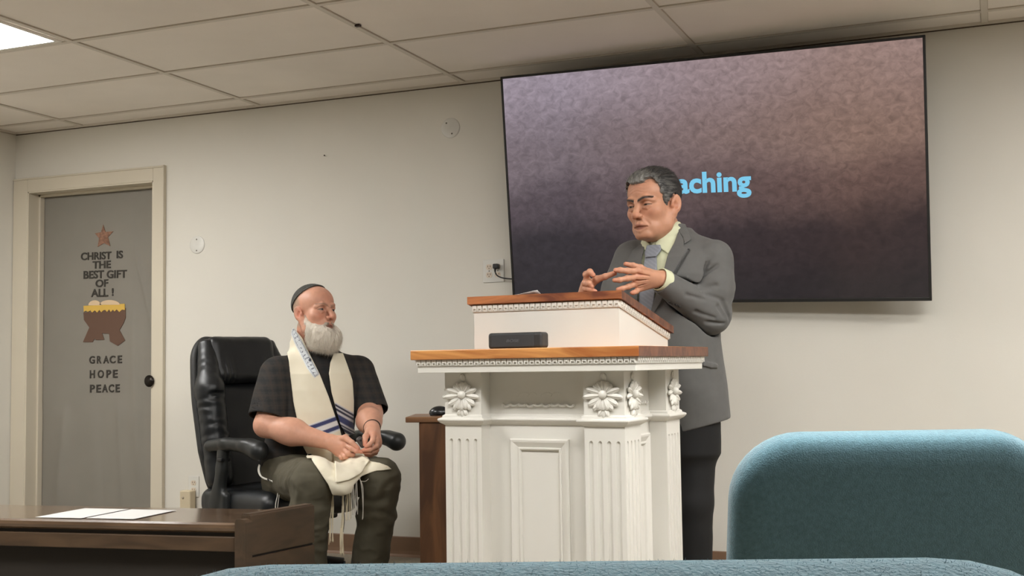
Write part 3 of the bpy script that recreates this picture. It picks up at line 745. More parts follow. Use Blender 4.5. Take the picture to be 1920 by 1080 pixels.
def pulpit():
    t = thing('pulpit', 'white carved wooden pulpit with oak ledge and sloping oak reading desk before the standing man', 'pulpit', P_C, P_RZ)
    bx, by = .300, .242; rc = .058; pw = .128
    zr0, zr1, zc = .774, .804, .933
    # core behind the pilasters
    MB().box(-bx+rc, bx-rc, -by+rc, by-rc, 0.0, zc).build('body', M_white, t)
    # four fluted corner pilasters
    def pil(sx, sy):
        # plan outline with four half-round grooves on each outer face; grooves fade to nothing at their rounded ends
        cx, cy = sx*(bx-pw/2), sy*(by-pw/2); r = .0064; hw = pw/2
        lv = [(0, 0), (.10, 0), (.1035, .6), (.108, 1), (.7215, 1), (.7245, .88), (.727, .62), (.7285, .3), (.729, 0), (zc, 0)]
        vs = []; n = None
        for z, k in lv:
            g = []
            for i in range(4):
                c = -hw+pw*(0.165+0.223*i)
                for a in np.linspace(math.pi, 0, 7): g.append((c+r*max(k, .02)*math.cos(a), -hw+r*k*math.sin(a)))
            P = [(-hw, hw), (-hw, -hw)]+g+[(hw, -hw)]+[(-y, x) for x, y in g]+[(hw, hw)]
            n = len(P); vs += [(cx+sx*x, cy-sy*y, z) for x, y in P]
        f = [(q*n+j, q*n+(j+1) % n, (q+1)*n+(j+1) % n, (q+1)*n+j) for q in range(len(lv)-1) for j in range(n)]
        f += [tuple(range(n)), tuple((len(lv)-1)*n+j for j in range(n))]
        m = MB(); m.add(vs, f); return m.build('pilaster', M_white, t)
    for sx in (-1, 1):
        for sy in (-1, 1): pil(sx, sy)
    # chair rail that breaks round every pilaster
    def outline(o):
        r = rc
        return [(-bx-o, -by-o), (-bx+pw+o, -by-o), (-bx+pw+o, -by+r-o), (bx-pw-o, -by+r-o), (bx-pw-o, -by-o), (bx+o, -by-o),
                (bx+o, -by+pw+o), (bx-r+o, -by+pw+o), (bx-r+o, by-pw-o), (bx+o, by-pw-o), (bx+o, by+o),
                (bx-pw-o, by+o), (bx-pw-o, by-r+o), (-bx+pw+o, by-r+o), (-bx+pw+o, by+o), (-bx-o, by+o),
                (-bx-o, by-pw-o), (-bx+r-o, by-pw-o), (-bx+r-o, -by+pw+o), (-bx-o, -by+pw+o)]
    def band(prof, nm):
        vs = []; n = 20
        for o, z in prof: vs += [(x, y, z) for x, y in outline(o)]
        f = [(k*n+j, k*n+(j+1) % n, (k+1)*n+(j+1) % n, (k+1)*n+j) for k in range(len(prof)-1) for j in range(n)]
        m = MB(); m.add(vs, f); return m.build(nm, M_white, t)
    band([(0, zr0-.004), (.006, zr0), (.012, zr0+.004), (.0175, zr0+.011), (.018, zr0+.014), (.0165, zr0+.017), (.007, zr0+.021), (.006, zr0+.026), (0, zr1)], 'chair_rail')
    band([(0, .12), (.01, .112), (.02, .10), (.022, 0.0)], 'plinth')
    # raised panels with stepped mouldings
    prof = [(0, 0), (.0, .010), (.004, .013), (.010, .012), (.026, .004), (.027, .008), (.031, .0085), (.034, .006), (.036, 0)]
    MB_ = MB(); frame_loops(MB_, .0985, .12, .728, prof, lambda x, z, o: (x, -by+rc-o, z)); MB_.build('front_panel_moulding', M_white, t)
    for s in (-1, 1):
        MB_ = MB(); frame_loops(MB_, .092, .12, .735, prof, lambda x, z, o: (s*(bx-rc+o), x, z)); MB_.build('side_panel_moulding', M_white, t)
    # carved rosettes on the frieze
    zf = .864
    for cx in (-bx+pw/2, bx-pw/2):
        m = MB(); flower(m, cx, zf, 1.12, lambda x, z, o: (x, -by-o, z)); m.build('rosette', M_white, t)
    for cy in (-by+pw/2, by-pw/2):
        for s in (-1, 1):
            m = MB(); flower(m, cy, zf, 1.12, lambda x, z, o: (s*(bx+o), x, z)); m.build('rosette', M_white, t)
    # scalloped garland on the frieze
    def garland(fn, w):
        m = MB()
        for i in range(9):
            x = -w+2*w*(i+.5)/9; r = w/9*.92
            pts = [fn(x+r*math.cos(a), .836-.010*math.sin(a)*(1.0 if i in (0, 8, 3, 5) else .8), .0035) for a in np.linspace(0, math.pi, 10)]
            m.tube(pts, [.001]+[.0042]*8+[.001], 6)
        s_ = m.build('garland', M_white, t); m = MB()
        for c, r in ((-.05, .022), (-.02, .018), (.03, .022), (.062, .018)):
            pts = [fn(c*w/.125+r*math.cos(a), .853+.016*math.sin(a), .0) for a in np.linspace(.6, math.pi-.3, 9)]
            m.tube(pts, .0012, 6)
        return m.build('scroll_ornament', M_white, t)
    garland(lambda x, z, o: (x-.004, -by+rc-o, z), .122)
    for s in (-1, 1): garland(lambda x, z, o: (s*(bx-rc+o), x, z), .095)
    # cornice, dentils and oak ledge
    lx, lyy = .378, .320
    MB().box(-lx+.017, lx-.017, -lyy+.017, lyy-.017, zc, .9605, .0015).build('cornice', M_white, t)
    def dentils(x0, x1, y0, y1, z0, z1, pitch, proud, nm, slope=0.0):
        m = MB()
        zz = lambda y: slope*(y-y0)
        def bar(a, b, c, d, e, f_):
            m.add([(a, c, e+zz(c)), (b, c, e+zz(c)), (b, d, e+zz(d)), (a, d, e+zz(d)), (a, c, f_+zz(c)), (b, c, f_+zz(c)), (b, d, f_+zz(d)), (a, d, f_+zz(d))],
                  [(0, 3, 2, 1), (4, 5, 6, 7), (0, 1, 5, 4), (1, 2, 6, 5), (2, 3, 7, 6), (3, 0, 4, 7)])
        bar(x0, x1, y0, y1, z0, z1)
        hgt = z1-z0
        n = int((x1-x0)/pitch)
        for i in range(n):
            x = x0+(x1-x0)*(i+.5)/n
            for y, s in ((y0, -1), (y1, 1)):
                ya, yb = sorted((y, y+s*proud)); ya2, yb2 = sorted((y, y+s*proud*.55))
                bar(x-pitch*.40, x+pitch*.40, ya, yb, z0+hgt*.45, z1-hgt*.06)
                bar(x-pitch*.40, x-pitch*.24, ya, yb, z0+hgt*.12, z0+hgt*.45); bar(x+pitch*.24, x+pitch*.40, ya, yb, z0+hgt*.12, z0+hgt*.45)
        n = int((y1-y0)/pitch)
        for i in range(n):
            y = y0+(y1-y0)*(i+.5)/n
            for x, s in ((x0, -1), (x1, 1)):
                xa, xb = sorted((x, x+s*proud))
                bar(xa, xb, y-pitch*.40, y+pitch*.40, z0+hgt*.45, z1-hgt*.06)
                bar(xa, xb, y-pitch*.40, y-pitch*.24, z0+hgt*.12, z0+hgt*.45); bar(xa, xb, y+pitch*.24, y+pitch*.40, z0+hgt*.12, z0+hgt*.45)
        return m.build(nm, M_white, t)
    dentils(-lx+.014, lx-.014, -lyy+.014, lyy-.014, .9535, .9735, .0185, .005, 'dentil_moulding')
    MB().box(-lx, lx, -lyy, lyy, .9735, 1.0035, .0025).build('oak_ledge', [M_oak, M_oake], t)
    ends(bpy.data.objects['oak_ledge'])
    # reading desk
    dx, y0, y1 = .2485, -.140, .290
    zt = lambda y: 1.146+(1.055-1.146)*(y-y0)/(y1-y0)
    sl = (1.055-1.146)/(y1-y0)
    m = MB(); m.prism([(y0, 1.0035), (y1, 1.0035), (y1, zt(y1)), (y0, zt(y0))], -dx, dx, lambda u, v, d: (d, u, v)); m.build('desk_box', M_white, t)
    dentils(-dx-.004, dx+.004, y0-.004, y1+.004, zt(y0)-.0225, zt(y0)-.001, .0185, .004, 'desk_dentil_moulding', sl)
    m = MB(); o = .016
    m.prism([(y0-o, zt(y0-o)), (y1+o, zt(y1+o)), (y1+o, zt(y1+o)+.0235), (y0-o, zt(y0-o)+.0235)], -dx-o, dx+o, lambda u, v, d: (d, u, v))
    ends(m.build('oak_desk_top', [M_oakd, M_oake], t))
    return t, zt
PULPIT, P_ZT = pulpit()
cP, sP = math.cos(P_RZ), math.sin(P_RZ)
def pw_(x, y, z): return np.array([P_C[0]+cP*x-sP*y, P_C[1]+sP*x+cP*y, z])

# ------------------------------------------------------------------ loudspeaker on the ledge
sp = pw_(-.043, -.238, 1.0036)
t = thing('loudspeaker', 'small black rounded wireless loudspeaker standing on the oak ledge of the pulpit', 'loudspeaker', sp, P_RZ)
M_spk = mat('speaker_black', (42, 42, 42), 0.5, bump=.15, bscale=900)
M_gr = mat('speaker_grille', (46, 48, 50), 0.65, bump=.5, bscale=1500)
MB().box(-.0915, .0915, -.026, .026, 0, .0485, .009, 4, smooth=False).build('body', M_spk, t)
MB().box(-.0805, .0665, -.0275, -.02, .003, .0455, .004, 2).build('grille', M_gr, t)
m = MB(); place_text(m, 'BOSE', (-.027, -.0274, .0195), (1, 0, 0), (0, 0, 1), (0, -1, 0), .042, .0085, .03, .0008); m.build('lettering', mat('logo_grey', (96, 98, 102), .4, .3), t)
# the lettering leans right, as pressed metal logos do
sh = bpy.data.objects['loudspeaker'].children[-1].data
for v in sh.vertices: v.co.x += (v.co.z-.0195)*.35

# ------------------------------------------------------------------ papers on the reading desk
M_paper = mat('white_paper', (206, 205, 203), 0.8)
def sheet(name, label, w_, l_, loc, rz, bend, group=None, n=14):
    xs = np.linspace(-w_/2, w_/2, n); ys = np.linspace(-l_/2, l_/2, n); v = []
    for y in ys:
        for x in xs: v.append((x, y, bend(x, y)))
    f = [(i*n+j, i*n+j+1, (i+1)*n+j+1, (i+1)*n+j) for i in range(n-1) for j in range(n-1)]
    o = MB().add(v, f, 0, True).build(name, M_paper, None, fix=False)
    sd = o.modifiers.new('thick', 'SOLIDIFY'); sd.thickness = .0006; sd.offset = 1
    o.location = [float(q) for q in loc]; o.rotation_euler = (0, 0, rz)
    return tag(o, label, 'paper', group)
sl = (1.055-1.146)/.43
lc = pw_(-.135, -.022, 0); lz = P_ZT(-.025)+.0242
def bnd(x, y):
    # follows the sloping desk, front right corner curls up
    k = max(0, (x+.02)/.11)*max(0, (-y-.02)/.10)
    return (y*sl)+.016*min(1, k)**1.5+.001
sheet('paper', 'white sheet of notes with a curled corner lying on the sloping desk of the pulpit', .216, .22, (lc[0], lc[1], lz), P_RZ, bnd)

# ------------------------------------------------------------------ brown side stand behind the pulpit
M_stand = wood('walnut_stain', (74, 46, 27), (116, 78, 48), 0.45, (9, 9, 1.6), nscale=1.6)
M_standt = wood('walnut_stain_top', (92, 62, 40), (128, 92, 62), 0.4, (1.6, 9, 9), nscale=1.6)
s0 = at(760, 782, 4.62)
rz = math.radians(20)
t = thing('side_stand', 'narrow dark brown wooden stand behind the left edge of the white pulpit', 'stand', (s0[0], s0[1], 0), rz)
zt_ = s0[2]
MB().box(0, .46, 0, .30, zt_-.022, zt_, .003).build('top', M_standt, t)
MB().box(.052, .164, .01, .29, 0.0, zt_-.022, .002).build('post', M_stand, t)
MB().box(.30, .41, .01, .29, 0.0, zt_-.022, .002).build('post', M_stand, t)
MB().box(.164, .30, .13, .16, .12, .22, .002).build('stretcher', M_stand, t)
g = np.array([s0[0], s0[1], zt_])+np.array([math.cos(rz), math.sin(rz), 0])*.122+np.array([-math.sin(rz), math.cos(rz), 0])*.12
t = thing('small_device', 'small glossy black rounded gadget on the brown stand, half hidden by the pulpit', 'gadget', g, rz)  # small rounded device of unknown kind
M_glb = mat('gloss_black', (26, 28, 30), 0.25)
def f_(P):
    d = ell(P, (0, 0, .008), (.042, .03, .03)); return smax(d, -P[:, 2]+.003, .004)
sdf_obj('shell', [(f_, (-.05, -.04, -.005), (.05, .04, .045), .0025)], M_glb, t)
MB().box(-.036, .036, -.024, .024, 0, .006, .002).build('base', M_blk, t)

# ------------------------------------------------------------------ dark wooden table, lower left
M_tab = wood('dark_table_top', (84, 66, 50), (108, 87, 68), 0.16, (2.0, 12, 12), coat=.4, nscale=1.5)
M_tab2 = wood('dark_table_wood', (62, 47, 34), (86, 67, 49), 0.42, (2.0, 12, 12), nscale=1.5)
M_tab3 = wood('table_end_wood', (62, 49, 36), (78, 61, 45), 0.40, (12, 2, 12), nscale=1.4)
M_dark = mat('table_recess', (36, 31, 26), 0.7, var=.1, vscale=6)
def table():
    zt = .45
    A0 = on_z(445, 981, zt); L0 = on_z(-60, 970.6, zt)
    ux = (A0-L0); Lx = np.linalg.norm(ux); ux /= Lx
    rz = math.atan2(ux[1], ux[0])
    t = thing('low_table', 'low dark polished wooden table with raised end panel, in front of the office chair', 'table', (A0[0], A0[1], 0), rz)
    uy = np.array([-ux[1], ux[0], 0])
    E0 = on_z(470, 972, zt+.02); E1 = on_z(592, 948, zt+.026)
    ev = E1-E0; e = np.array([np.dot(ev, ux), np.dot(ev, uy)]); ed = e/np.linalg.norm(e); eL = np.linalg.norm(e)
    W = .36; X0 = -1.9
    sk = ed[0]/ed[1]
    # top with rounded nosing; right end follows the slanting end panel
    m = MB(); prof = [(0.004, zt-.032), (-.004, zt-.026), (-.007, zt-.016), (-.004, zt-.006), (.004, zt), (W, zt), (W, zt-.032)]
    v = [(X0, y, z) for y, z in prof]+[(y*sk, y, z) for y, z in prof]; n = len(prof)
    f = [tuple(range(n)), tuple(reversed(range(n, 2*n)))]+[(i, (i+1) % n, (i+1) % n+n, i+n) for i in range(n)]
    m.add(v, f); m.build('table_top', M_tab, t)
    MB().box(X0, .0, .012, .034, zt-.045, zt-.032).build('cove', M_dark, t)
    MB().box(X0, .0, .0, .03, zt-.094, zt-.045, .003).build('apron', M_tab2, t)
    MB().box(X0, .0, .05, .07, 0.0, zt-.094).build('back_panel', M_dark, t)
    MB().box(X0, X0+.05, 0, W, 0, zt-.032).build('end_panel', M_tab3, t)
    # end panel: post with rounded top, then a board with a groove
    th = .047
    pn = np.array([ed[1], -ed[0]])
    Q = lambda a, o, z: (ed[0]*a+pn[0]*o, ed[1]*a+pn[1]*o, z)
    m = MB(); pp = [(0, 0), (th, 0), (th, zt+.004), (th-.006, zt+.014), (th*.5, zt+.016), (.006, zt+.013), (0, zt+.002)]
    m.prism([(u, z) for u, z in pp], -.012, .02, lambda u, v, d: Q(d, u, v)); m.build('post', M_tab3, t)
    m = MB(); zc = zt+.02; zg = zt-.108
    def board(z0, z1, o0, o1, a0=.014, a1=eL+.01):
        m.prism([(o0, z0), (o1, z0), (o1, z1-.003), (o1-.003, z1), (o0+.003, z1), (o0, z1-.003)], a0, a1, lambda u, v, d: Q(d, u, v))
    board(zg+.004, zc+.005, .004, th-.003); board(zc-.012, zc+.009, .0, th-.012, .02, eL+.01)
    m.build('end_board', M_tab3, t)
    m = MB(); board(0, zg-.004, .004, th-.003); m.build('lower_end_board', M_tab3, t)
    m = MB(); board(zg-.006, zg+.006, .006, th-.012); m.build('groove', M_dark, t)
    # papers lying on the top
    fl = lambda x, y: .0012+.0006*math.sin(x*20)
    pa = (on_z(62, 970, zt)+on_z(150, 972, zt)+on_z(248, 956, zt)+on_z(165, 954, zt))/4
    pb = (on_z(150, 972, zt)+on_z(248, 974, zt)+on_z(340, 958, zt)+on_z(245, 956, zt))/4
    sheet('paper', 'left of the two white sheets lying on the low dark table', .19, .262, (pa[0]-.004, pa[1], zt), math.radians(4), fl)
    sheet('paper', 'right of the two white sheets lying on the low dark table', .19, .252, (pb[0]+.004, pb[1], zt+.0005), math.radians(4), fl)
table()

# ------------------------------------------------------------------ upholstered teal chairs
M_teal = mat('teal_fabric', (86, 119, 130), 0.95, var=.14, vscale=130, bump=.9, bscale=420, sheen=.35, spec=.2)
M_cfr = mat('chair_frame_bronze', (58, 52, 46), 0.4, .5)
def rrect(w_, h_, r, n=9):
    p = []
    for cx, cy, a0 in ((w_/2-r, h_/2-r, 0), (-w_/2+r, h_/2-r, 90), (-w_/2+r, -h_/2+r, 180), (w_/2-r, -h_/2+r, 270)):
        for i in range(n+1):
            a = math.radians(a0+90*i/n); p.append((cx+r*math.cos(a), cy+r*math.sin(a)))
    return p
def pad(mb, w_, h_, r, th, fn, rr=.022):
    """cushion: rounded rectangle, rounded all round; fn(u,v,depth)"""
    prof = [(rr*2.2, -.003), (rr, 0), (rr*.4, rr*.25), (rr*.1, rr*.6), (0, rr*1.1), (0, th-rr*1.1), (rr*.1, th-rr*.6), (rr*.4, th-rr*.25), (rr, th), (rr*2.2, th+.004)]
    loops = [[fn(x, y, d) for x, y in rrect(w_-2*i, h_-2*i, max(.01, r-i))] for i, d in prof]
    n = len(loops[0]); v = [q for L in loops for q in L]
    f = [(k*n+j, k*n+(j+1) % n, (k+1)*n+(j+1) % n, (k+1)*n+j) for k in range(len(loops)-1) for j in range(n)]
    f += [tuple(reversed(range(n))), tuple((len(loops)-1)*n+j for j in range(n))]
    return mb.add(v, f, 0, True)
def teal_chair(loc, rz, label, group, top=.838):
    # local: sitter faces -? the chair looks toward +Y (away from the camera); backrest is at the camera side
    t = thing('upholstered_chair', label, 'chair', loc, rz, group)
    tl = math.radians(17); hb = .45; zc = top-hb/2*math.cos(tl)
    def fb(u, v, d): return (u, -.22-(v)*math.sin(tl)+(d-.03)*math.cos(tl), zc+v*math.cos(tl)+(d-.03)*math.sin(tl))
    m = MB(); pad(m, .535, hb, .115, .062, fb); m.build('backrest', M_teal, t)
    m = MB(); pad(m, .50, .47, .07, .075, lambda u, v, d: (u, v+.03, .395+d)); m.build('seat', M_teal, t)
    m = MB(); m.box(-.22, .22, -.17, .22, .375, .397, .004); m.build('seat_frame', M_cfr, t)
    for sx in (-1, 1):
        x = sx*.235
        m = MB(); m.tube([(x, -.235, .52), (x, -.21, .40), (x, -.22, .2), (x, -.27, .012)], .011, 10); m.build('leg', M_cfr, t)
        m = MB(); m.tube([(x, .235, .38), (x, .245, .2), (x, .26, .012)], .011, 10); m.build('leg', M_cfr, t)
    return t
def chair_at(px, py, dep, rz, label):
    """stand a chair so that the middle of its backrest's top edge meets this line of sight"""
    p = at(px, py, dep); k = .22+.225*math.sin(math.radians(17))
    return teal_chair((p[0]-k*math.sin(rz), p[1]+k*math.cos(rz), 0), rz, label, 'teal chairs in the audience', top=p[2]-.006)
A_ = chair_at(1677, 805, 1.93, math.radians(22.5), 'teal upholstered chair at the right edge of the photo, its whole back in view')
B_ = chair_at(1122, 1054, .53, math.radians(21.0), 'nearest teal upholstered chair, only its fuzzy top edge along the bottom of the photo')
# short loose fibres of the nap standing up along the top of the nearest backrest
bk = [c_ for c_ in B_.children if c_.name.startswith('backrest')][0]
V = np.array([q.co[:] for q in bk.data.vertices]); zm = V[:, 2].max()
fc = [(np.array([V[i] for i in p.vertices]), np.array(p.normal[:]), p.area) for p in bk.data.polygons if len(p.vertices) == 4 and p.center[2] > zm-.06 and p.normal[2] > -.2]
wt = np.array([a for _, _, a in fc]); wt /= wt.sum()
m = MB(); vs = []; fs = []
for i in RNG.choice(len(fc), 9000, p=wt):
    q, n, _ = fc[i]; a, b_ = RNG.random(2)
    p = (q[0]*(1-a)+q[1]*a)*(1-b_)+(q[3]*(1-a)+q[2]*a)*b_-n*.0003
    d = n*.8+RNG.normal(0, .55, 3); d /= np.linalg.norm(d); L = RNG.uniform(.0008, .0022); s_ = np.cross(d, [.3, .5, .8]); s_ /= np.linalg.norm(s_); q_ = np.cross(d, s_); k = len(vs); w_ = .00016
    vs += [p-s_*w_, p+s_*w_, p+q_*w_, p+d*L]; fs += [(k, k+1, k+3), (k+1, k+2, k+3), (k+2, k, k+3)]
m.add(vs, fs); o = m.build('fabric_nap', M_teal, B_, fix=False); o['kind'] = 'stuff'
# ================================================================== OFFICE CHAIR
M_lea = mat('black_leather', (27, 29, 31), 0.36, var=.08, vscale=20, bump=.25, bscale=500)
M_mesh = mat('black_backing', (36, 36, 35), 0.6, bump=.2, bscale=700)
M_arm = mat('arm_plastic', (34, 36, 36), 0.42)
M_chr = mat('lever_steel', (176, 172, 164), 0.3, .8)
def office_chair():
    c = at(517, 900, 5.38); az = 33.4+38
    t = thing('office_chair', 'black leather high-backed office chair with the bearded man sitting in it', 'chair', (c[0], c[1], 0), math.radians(az))
    tl = 13.0; Rb = rot3(-tl, 0, 0); bc = (0, .285, .722)     # columns: x, n(back), s(up)
    def bl(P): q = (P-A(*bc)) @ Rb; return q[:, 0], -q[:, 1], q[:, 2]        # x, forward, up
    def r2(x, s, w_, h_, r):
        qx = np.abs(x)-(w_-r); qs = np.abs(s)-(h_-r)
        return np.hypot(np.maximum(qx, 0), np.maximum(qs, 0))+np.minimum(np.maximum(qx, qs), 0)-r
    def shell(P):
        x, n, s = bl(P); w_ = .272-.05*np.clip((s-.05)/.33, 0, 1)**1.5-.035*np.clip((-s-.15)/.2, 0, 1)
        n = n-.06*(x/.27)**2*.8-.05*np.clip(-s-.1, 0, 1)*0
        d = r2(x*(.272/w_), s, .272, .395, .12)
        return smax(d, np.abs(n)-.024, .03)
    sdf_obj('back_shell', [(shell, (-.31, .10, .28), (.31, .5, 1.2), .006)], M_mesh, t)
    def bol(sx):
        def f(P):
            x, n, s = bl(P)
            q = np.stack([x*sx, n, s], 1)
            d = cap(q, (.205, .085, -.28), (.208, .10, .12), .062, .066)
            d = smin(d, cap(q, (.208, .10, .12), (.172, .075, .335), .060, .040), .03)
            d = smax(d, np.abs(s-.02)-.345, .02)
            # gathered leather: creases across the roll
            wr = np.exp(-((s-.06)/.035)**2)+np.exp(-((s+.10)/.09)**2)*.9+.35*np.exp(-((s-.22)/.08)**2)
            d = d+wr*(.0034*np.sin(s*150+x*40+fbm(P, 14)*3)*(.6+.6*vnoise(P, 18)))+.003*fbm(P, 16)
            # deep seam dividing the upper and lower roll
            d = smax(d, -(np.hypot((s-.075-.25*(n-.1)), (n-.160))-.008), .012)
            return d
        return sdf_obj('side_bolster', [(f, (-.31, .04, .33), (.31, .42, 1.18), .005)], M_lea, t)
    bol(1); bol(-1)
    def pad_(P):
        x, n, s = bl(P); d = rbox(np.stack([x, n, s], 1), (0, .04, -.10), (.165, .045, .26), .04)
        return d+.004*np.cos(s*42)*np.clip(1-np.abs(x)/.17, 0, 1)+.002*fbm(P, 12)
    sdf_obj('back_cushion', [(pad_, (-.2, .10, .33), (.2, .4, 1.0), .006)], M_lea, t)
    def head_(P):
        x, n, s = bl(P); d = rbox(np.stack([x, n, s], 1), (0, .073, .262), (.185, .058, .112), .045)
        f = np.exp(-((x+.11)/.035)**2)+np.exp(-((x-.11)/.035)**2)
        return d+.006*f*np.sin((x*1.0+s*.12)*230)*np.clip((.30-s)/.2, 0, 1)+.003*fbm(P, 13)
    sdf_obj('headrest', [(head_, (-.24, .08, .8), (.24, .45, 1.2), .005)], M_lea, t)
    def seat(P):
        d = rbox(P, (0, -.03, .36), (.265, .26, .065), .055)
        return d+.006*fbm(P, 7)-.012*np.exp(-((P[:, 0])**2+(P[:, 1])**2)/.02)
    sdf_obj('seat', [(seat, (-.3, -.33, .25), (.3, .27, .46), .007)], M_lea, t)
    MB().box(-.2, .2, -.2, .2, .27, .30, .01).build('seat_pan', M_blk, t)
    # arms
    for sx in (-1, 1):
        X = .44 if sx > 0 else -.285
        FW = -.16 if sx > 0 else -.075
        def pad2(P):
            d = chain(P, [(X, .175+FW, .615), (X, .05+FW, .632), (X, -.10+FW, .630), (X, -.175+FW, .606)], [.026, .032, .038, .044], .02)
            return smax(d, P[:, 2]-.657, .02)
        sdf_obj('armrest', [(pad2, (X-.07, -.42, .53), (X+.07, .24, .72), .005)], M_arm, t)
        def post(P):
            d = chain(P, [(X, .0, .61), (X*.985, .015, .52), (X*.97, .04, .42), (X*.96, .06, .36)], [.032, .028, .032, .034], .02)
            d = smin(d, rbox(P, (X*.955, .06, .365), (.024, .085, .052), .02), .02)
            d = smax(d, np.abs(P[:, 0]-X*.98)-.024, .012)
            return smin(d, cap(P, (X*.94, .05, .335), (X*.3, .03, .335), .022), .02)
        sdf_obj('arm_post', [(post, (min(X*1.2, X*.2), -.06, .28), (max(X*1.2, X*.2), .19, .66), .006)], M_arm, t)
        MB().box(X-.027, X+.027, -.02, .015, .55, .568, .006).build('height_button', M_blk, t)
    # mechanism: housing, springs, levers
    m = MB(); m.box(-.09, .09, -.12, .14, .22, .275, .012); m.box(-.05, .05, .10, .26, .25, .28, .006); m.build('tilt_mechanism', M_blk, t)
    m = MB(); m.box(-.045, .045, .21, .275, .25, .48, .008); m.build('back_bracket', M_blk, t)
    m = MB(); m.tube([(-.09, -.02, .25), (-.2, -.03, .25), (-.30, -.035, .243)], [.005, .005, .008], 8); m.build('lever', M_chr, t)
    m = MB(); m.tube([(-.09, .06, .285), (-.17, .08, .27), (-.235, .09, .262)], .005, 8); m.build('lever', M_blk, t)
    hx = [(-.16+.022*math.cos(a), .02+.09*a/18, .285+.022*math.sin(a)) for a in np.linspace(0, 18, 60)]
    m = MB(); m.tube(hx, .004, 6); m.build('tension_spring', M_blk, t)
    for k, (x0, y0, z1) in enumerate(((-.25, .10, .20), (-.21, .13, .19))):
        m = MB(); m.tube([(x0, y0, .33), (x0-.008, y0+.01, .28), (x0+.004, y0+.015, .23), (x0+.02, y0, z1)], .0045, 7); m.build('cable', M_blk, t)
    m = MB(); m.cyl((0, 0, .23), (0, 0, .12), .026, n=20); m.cyl((0, 0, .14), (0, 0, .075), .036, .045, n=20); m.build('gas_column', M_blk, t)
    m = MB()
    for k in range(5):
        a = math.radians(72*k+20); d = np.array([math.cos(a), math.sin(a), 0])
        m.tube([d*.03+[0, 0, .095], d*.16+[0, 0, .09], d*.31+[0, 0, .078]], [.03, .024, .017], 10)
    m.build('star_base', M_blk, t)
    for k in range(5):
        a = math.radians(72*k+20); d = np.array([math.cos(a), math.sin(a), 0]); s = np.array([-d[1], d[0], 0]); p = d*.31
        m = MB(); m.cyl(p+[0, 0, .08], p+[0, 0, .05], .009, n=10); m.cyl(p+s*.008+[0, 0, .027], p+s*.026+[0, 0, .027], .027, n=18); m.cyl(p-s*.008+[0, 0, .027], p-s*.026+[0, 0, .027], .027, n=18)
        m.cyl(p-s*.009+[0, 0, .03], p+s*.009+[0, 0, .03], .018, n=12); m.build('caster', M_blk, t)
    return t
OCHAIR = office_chair()
# ================================================================== PEOPLE
class Frame:
    """a floor frame under a figure: X to the right as seen from the seats, Y away, Z up"""
    def __init__(s, px, d):
        p = at(px, 690, d); r = ray(px, 690)
        s.d = d; s.rz = -math.atan2(r[0], r[1]); s.o = np.array([p[0], p[1], 0.0])
        s.ex = np.array([math.cos(s.rz), math.sin(s.rz), 0]); s.ey = np.array([-math.sin(s.rz), math.cos(s.rz), 0])
    def __call__(s, px, py, dd=0.0):
        q = at(px, py, s.d+dd)-s.o
        return (float(q @ s.ex), float(q @ s.ey), float(q[2]))
    def poly(s, pts, dd): return [(lambda q: (q[0], q[2]))(s(x, y, dd)) for x, y in pts]

def mixc(C, m, col):
    m = np.clip(m, 0, 1)[:, None]; return C*(1-m)+np.array(col, np.float32)*m
def gs(P, c, r):
    q = (P-A(*c))/A(*(r if hasattr(r, '__len__') else (r, r, r))); return np.exp(-(q*q).sum(1))

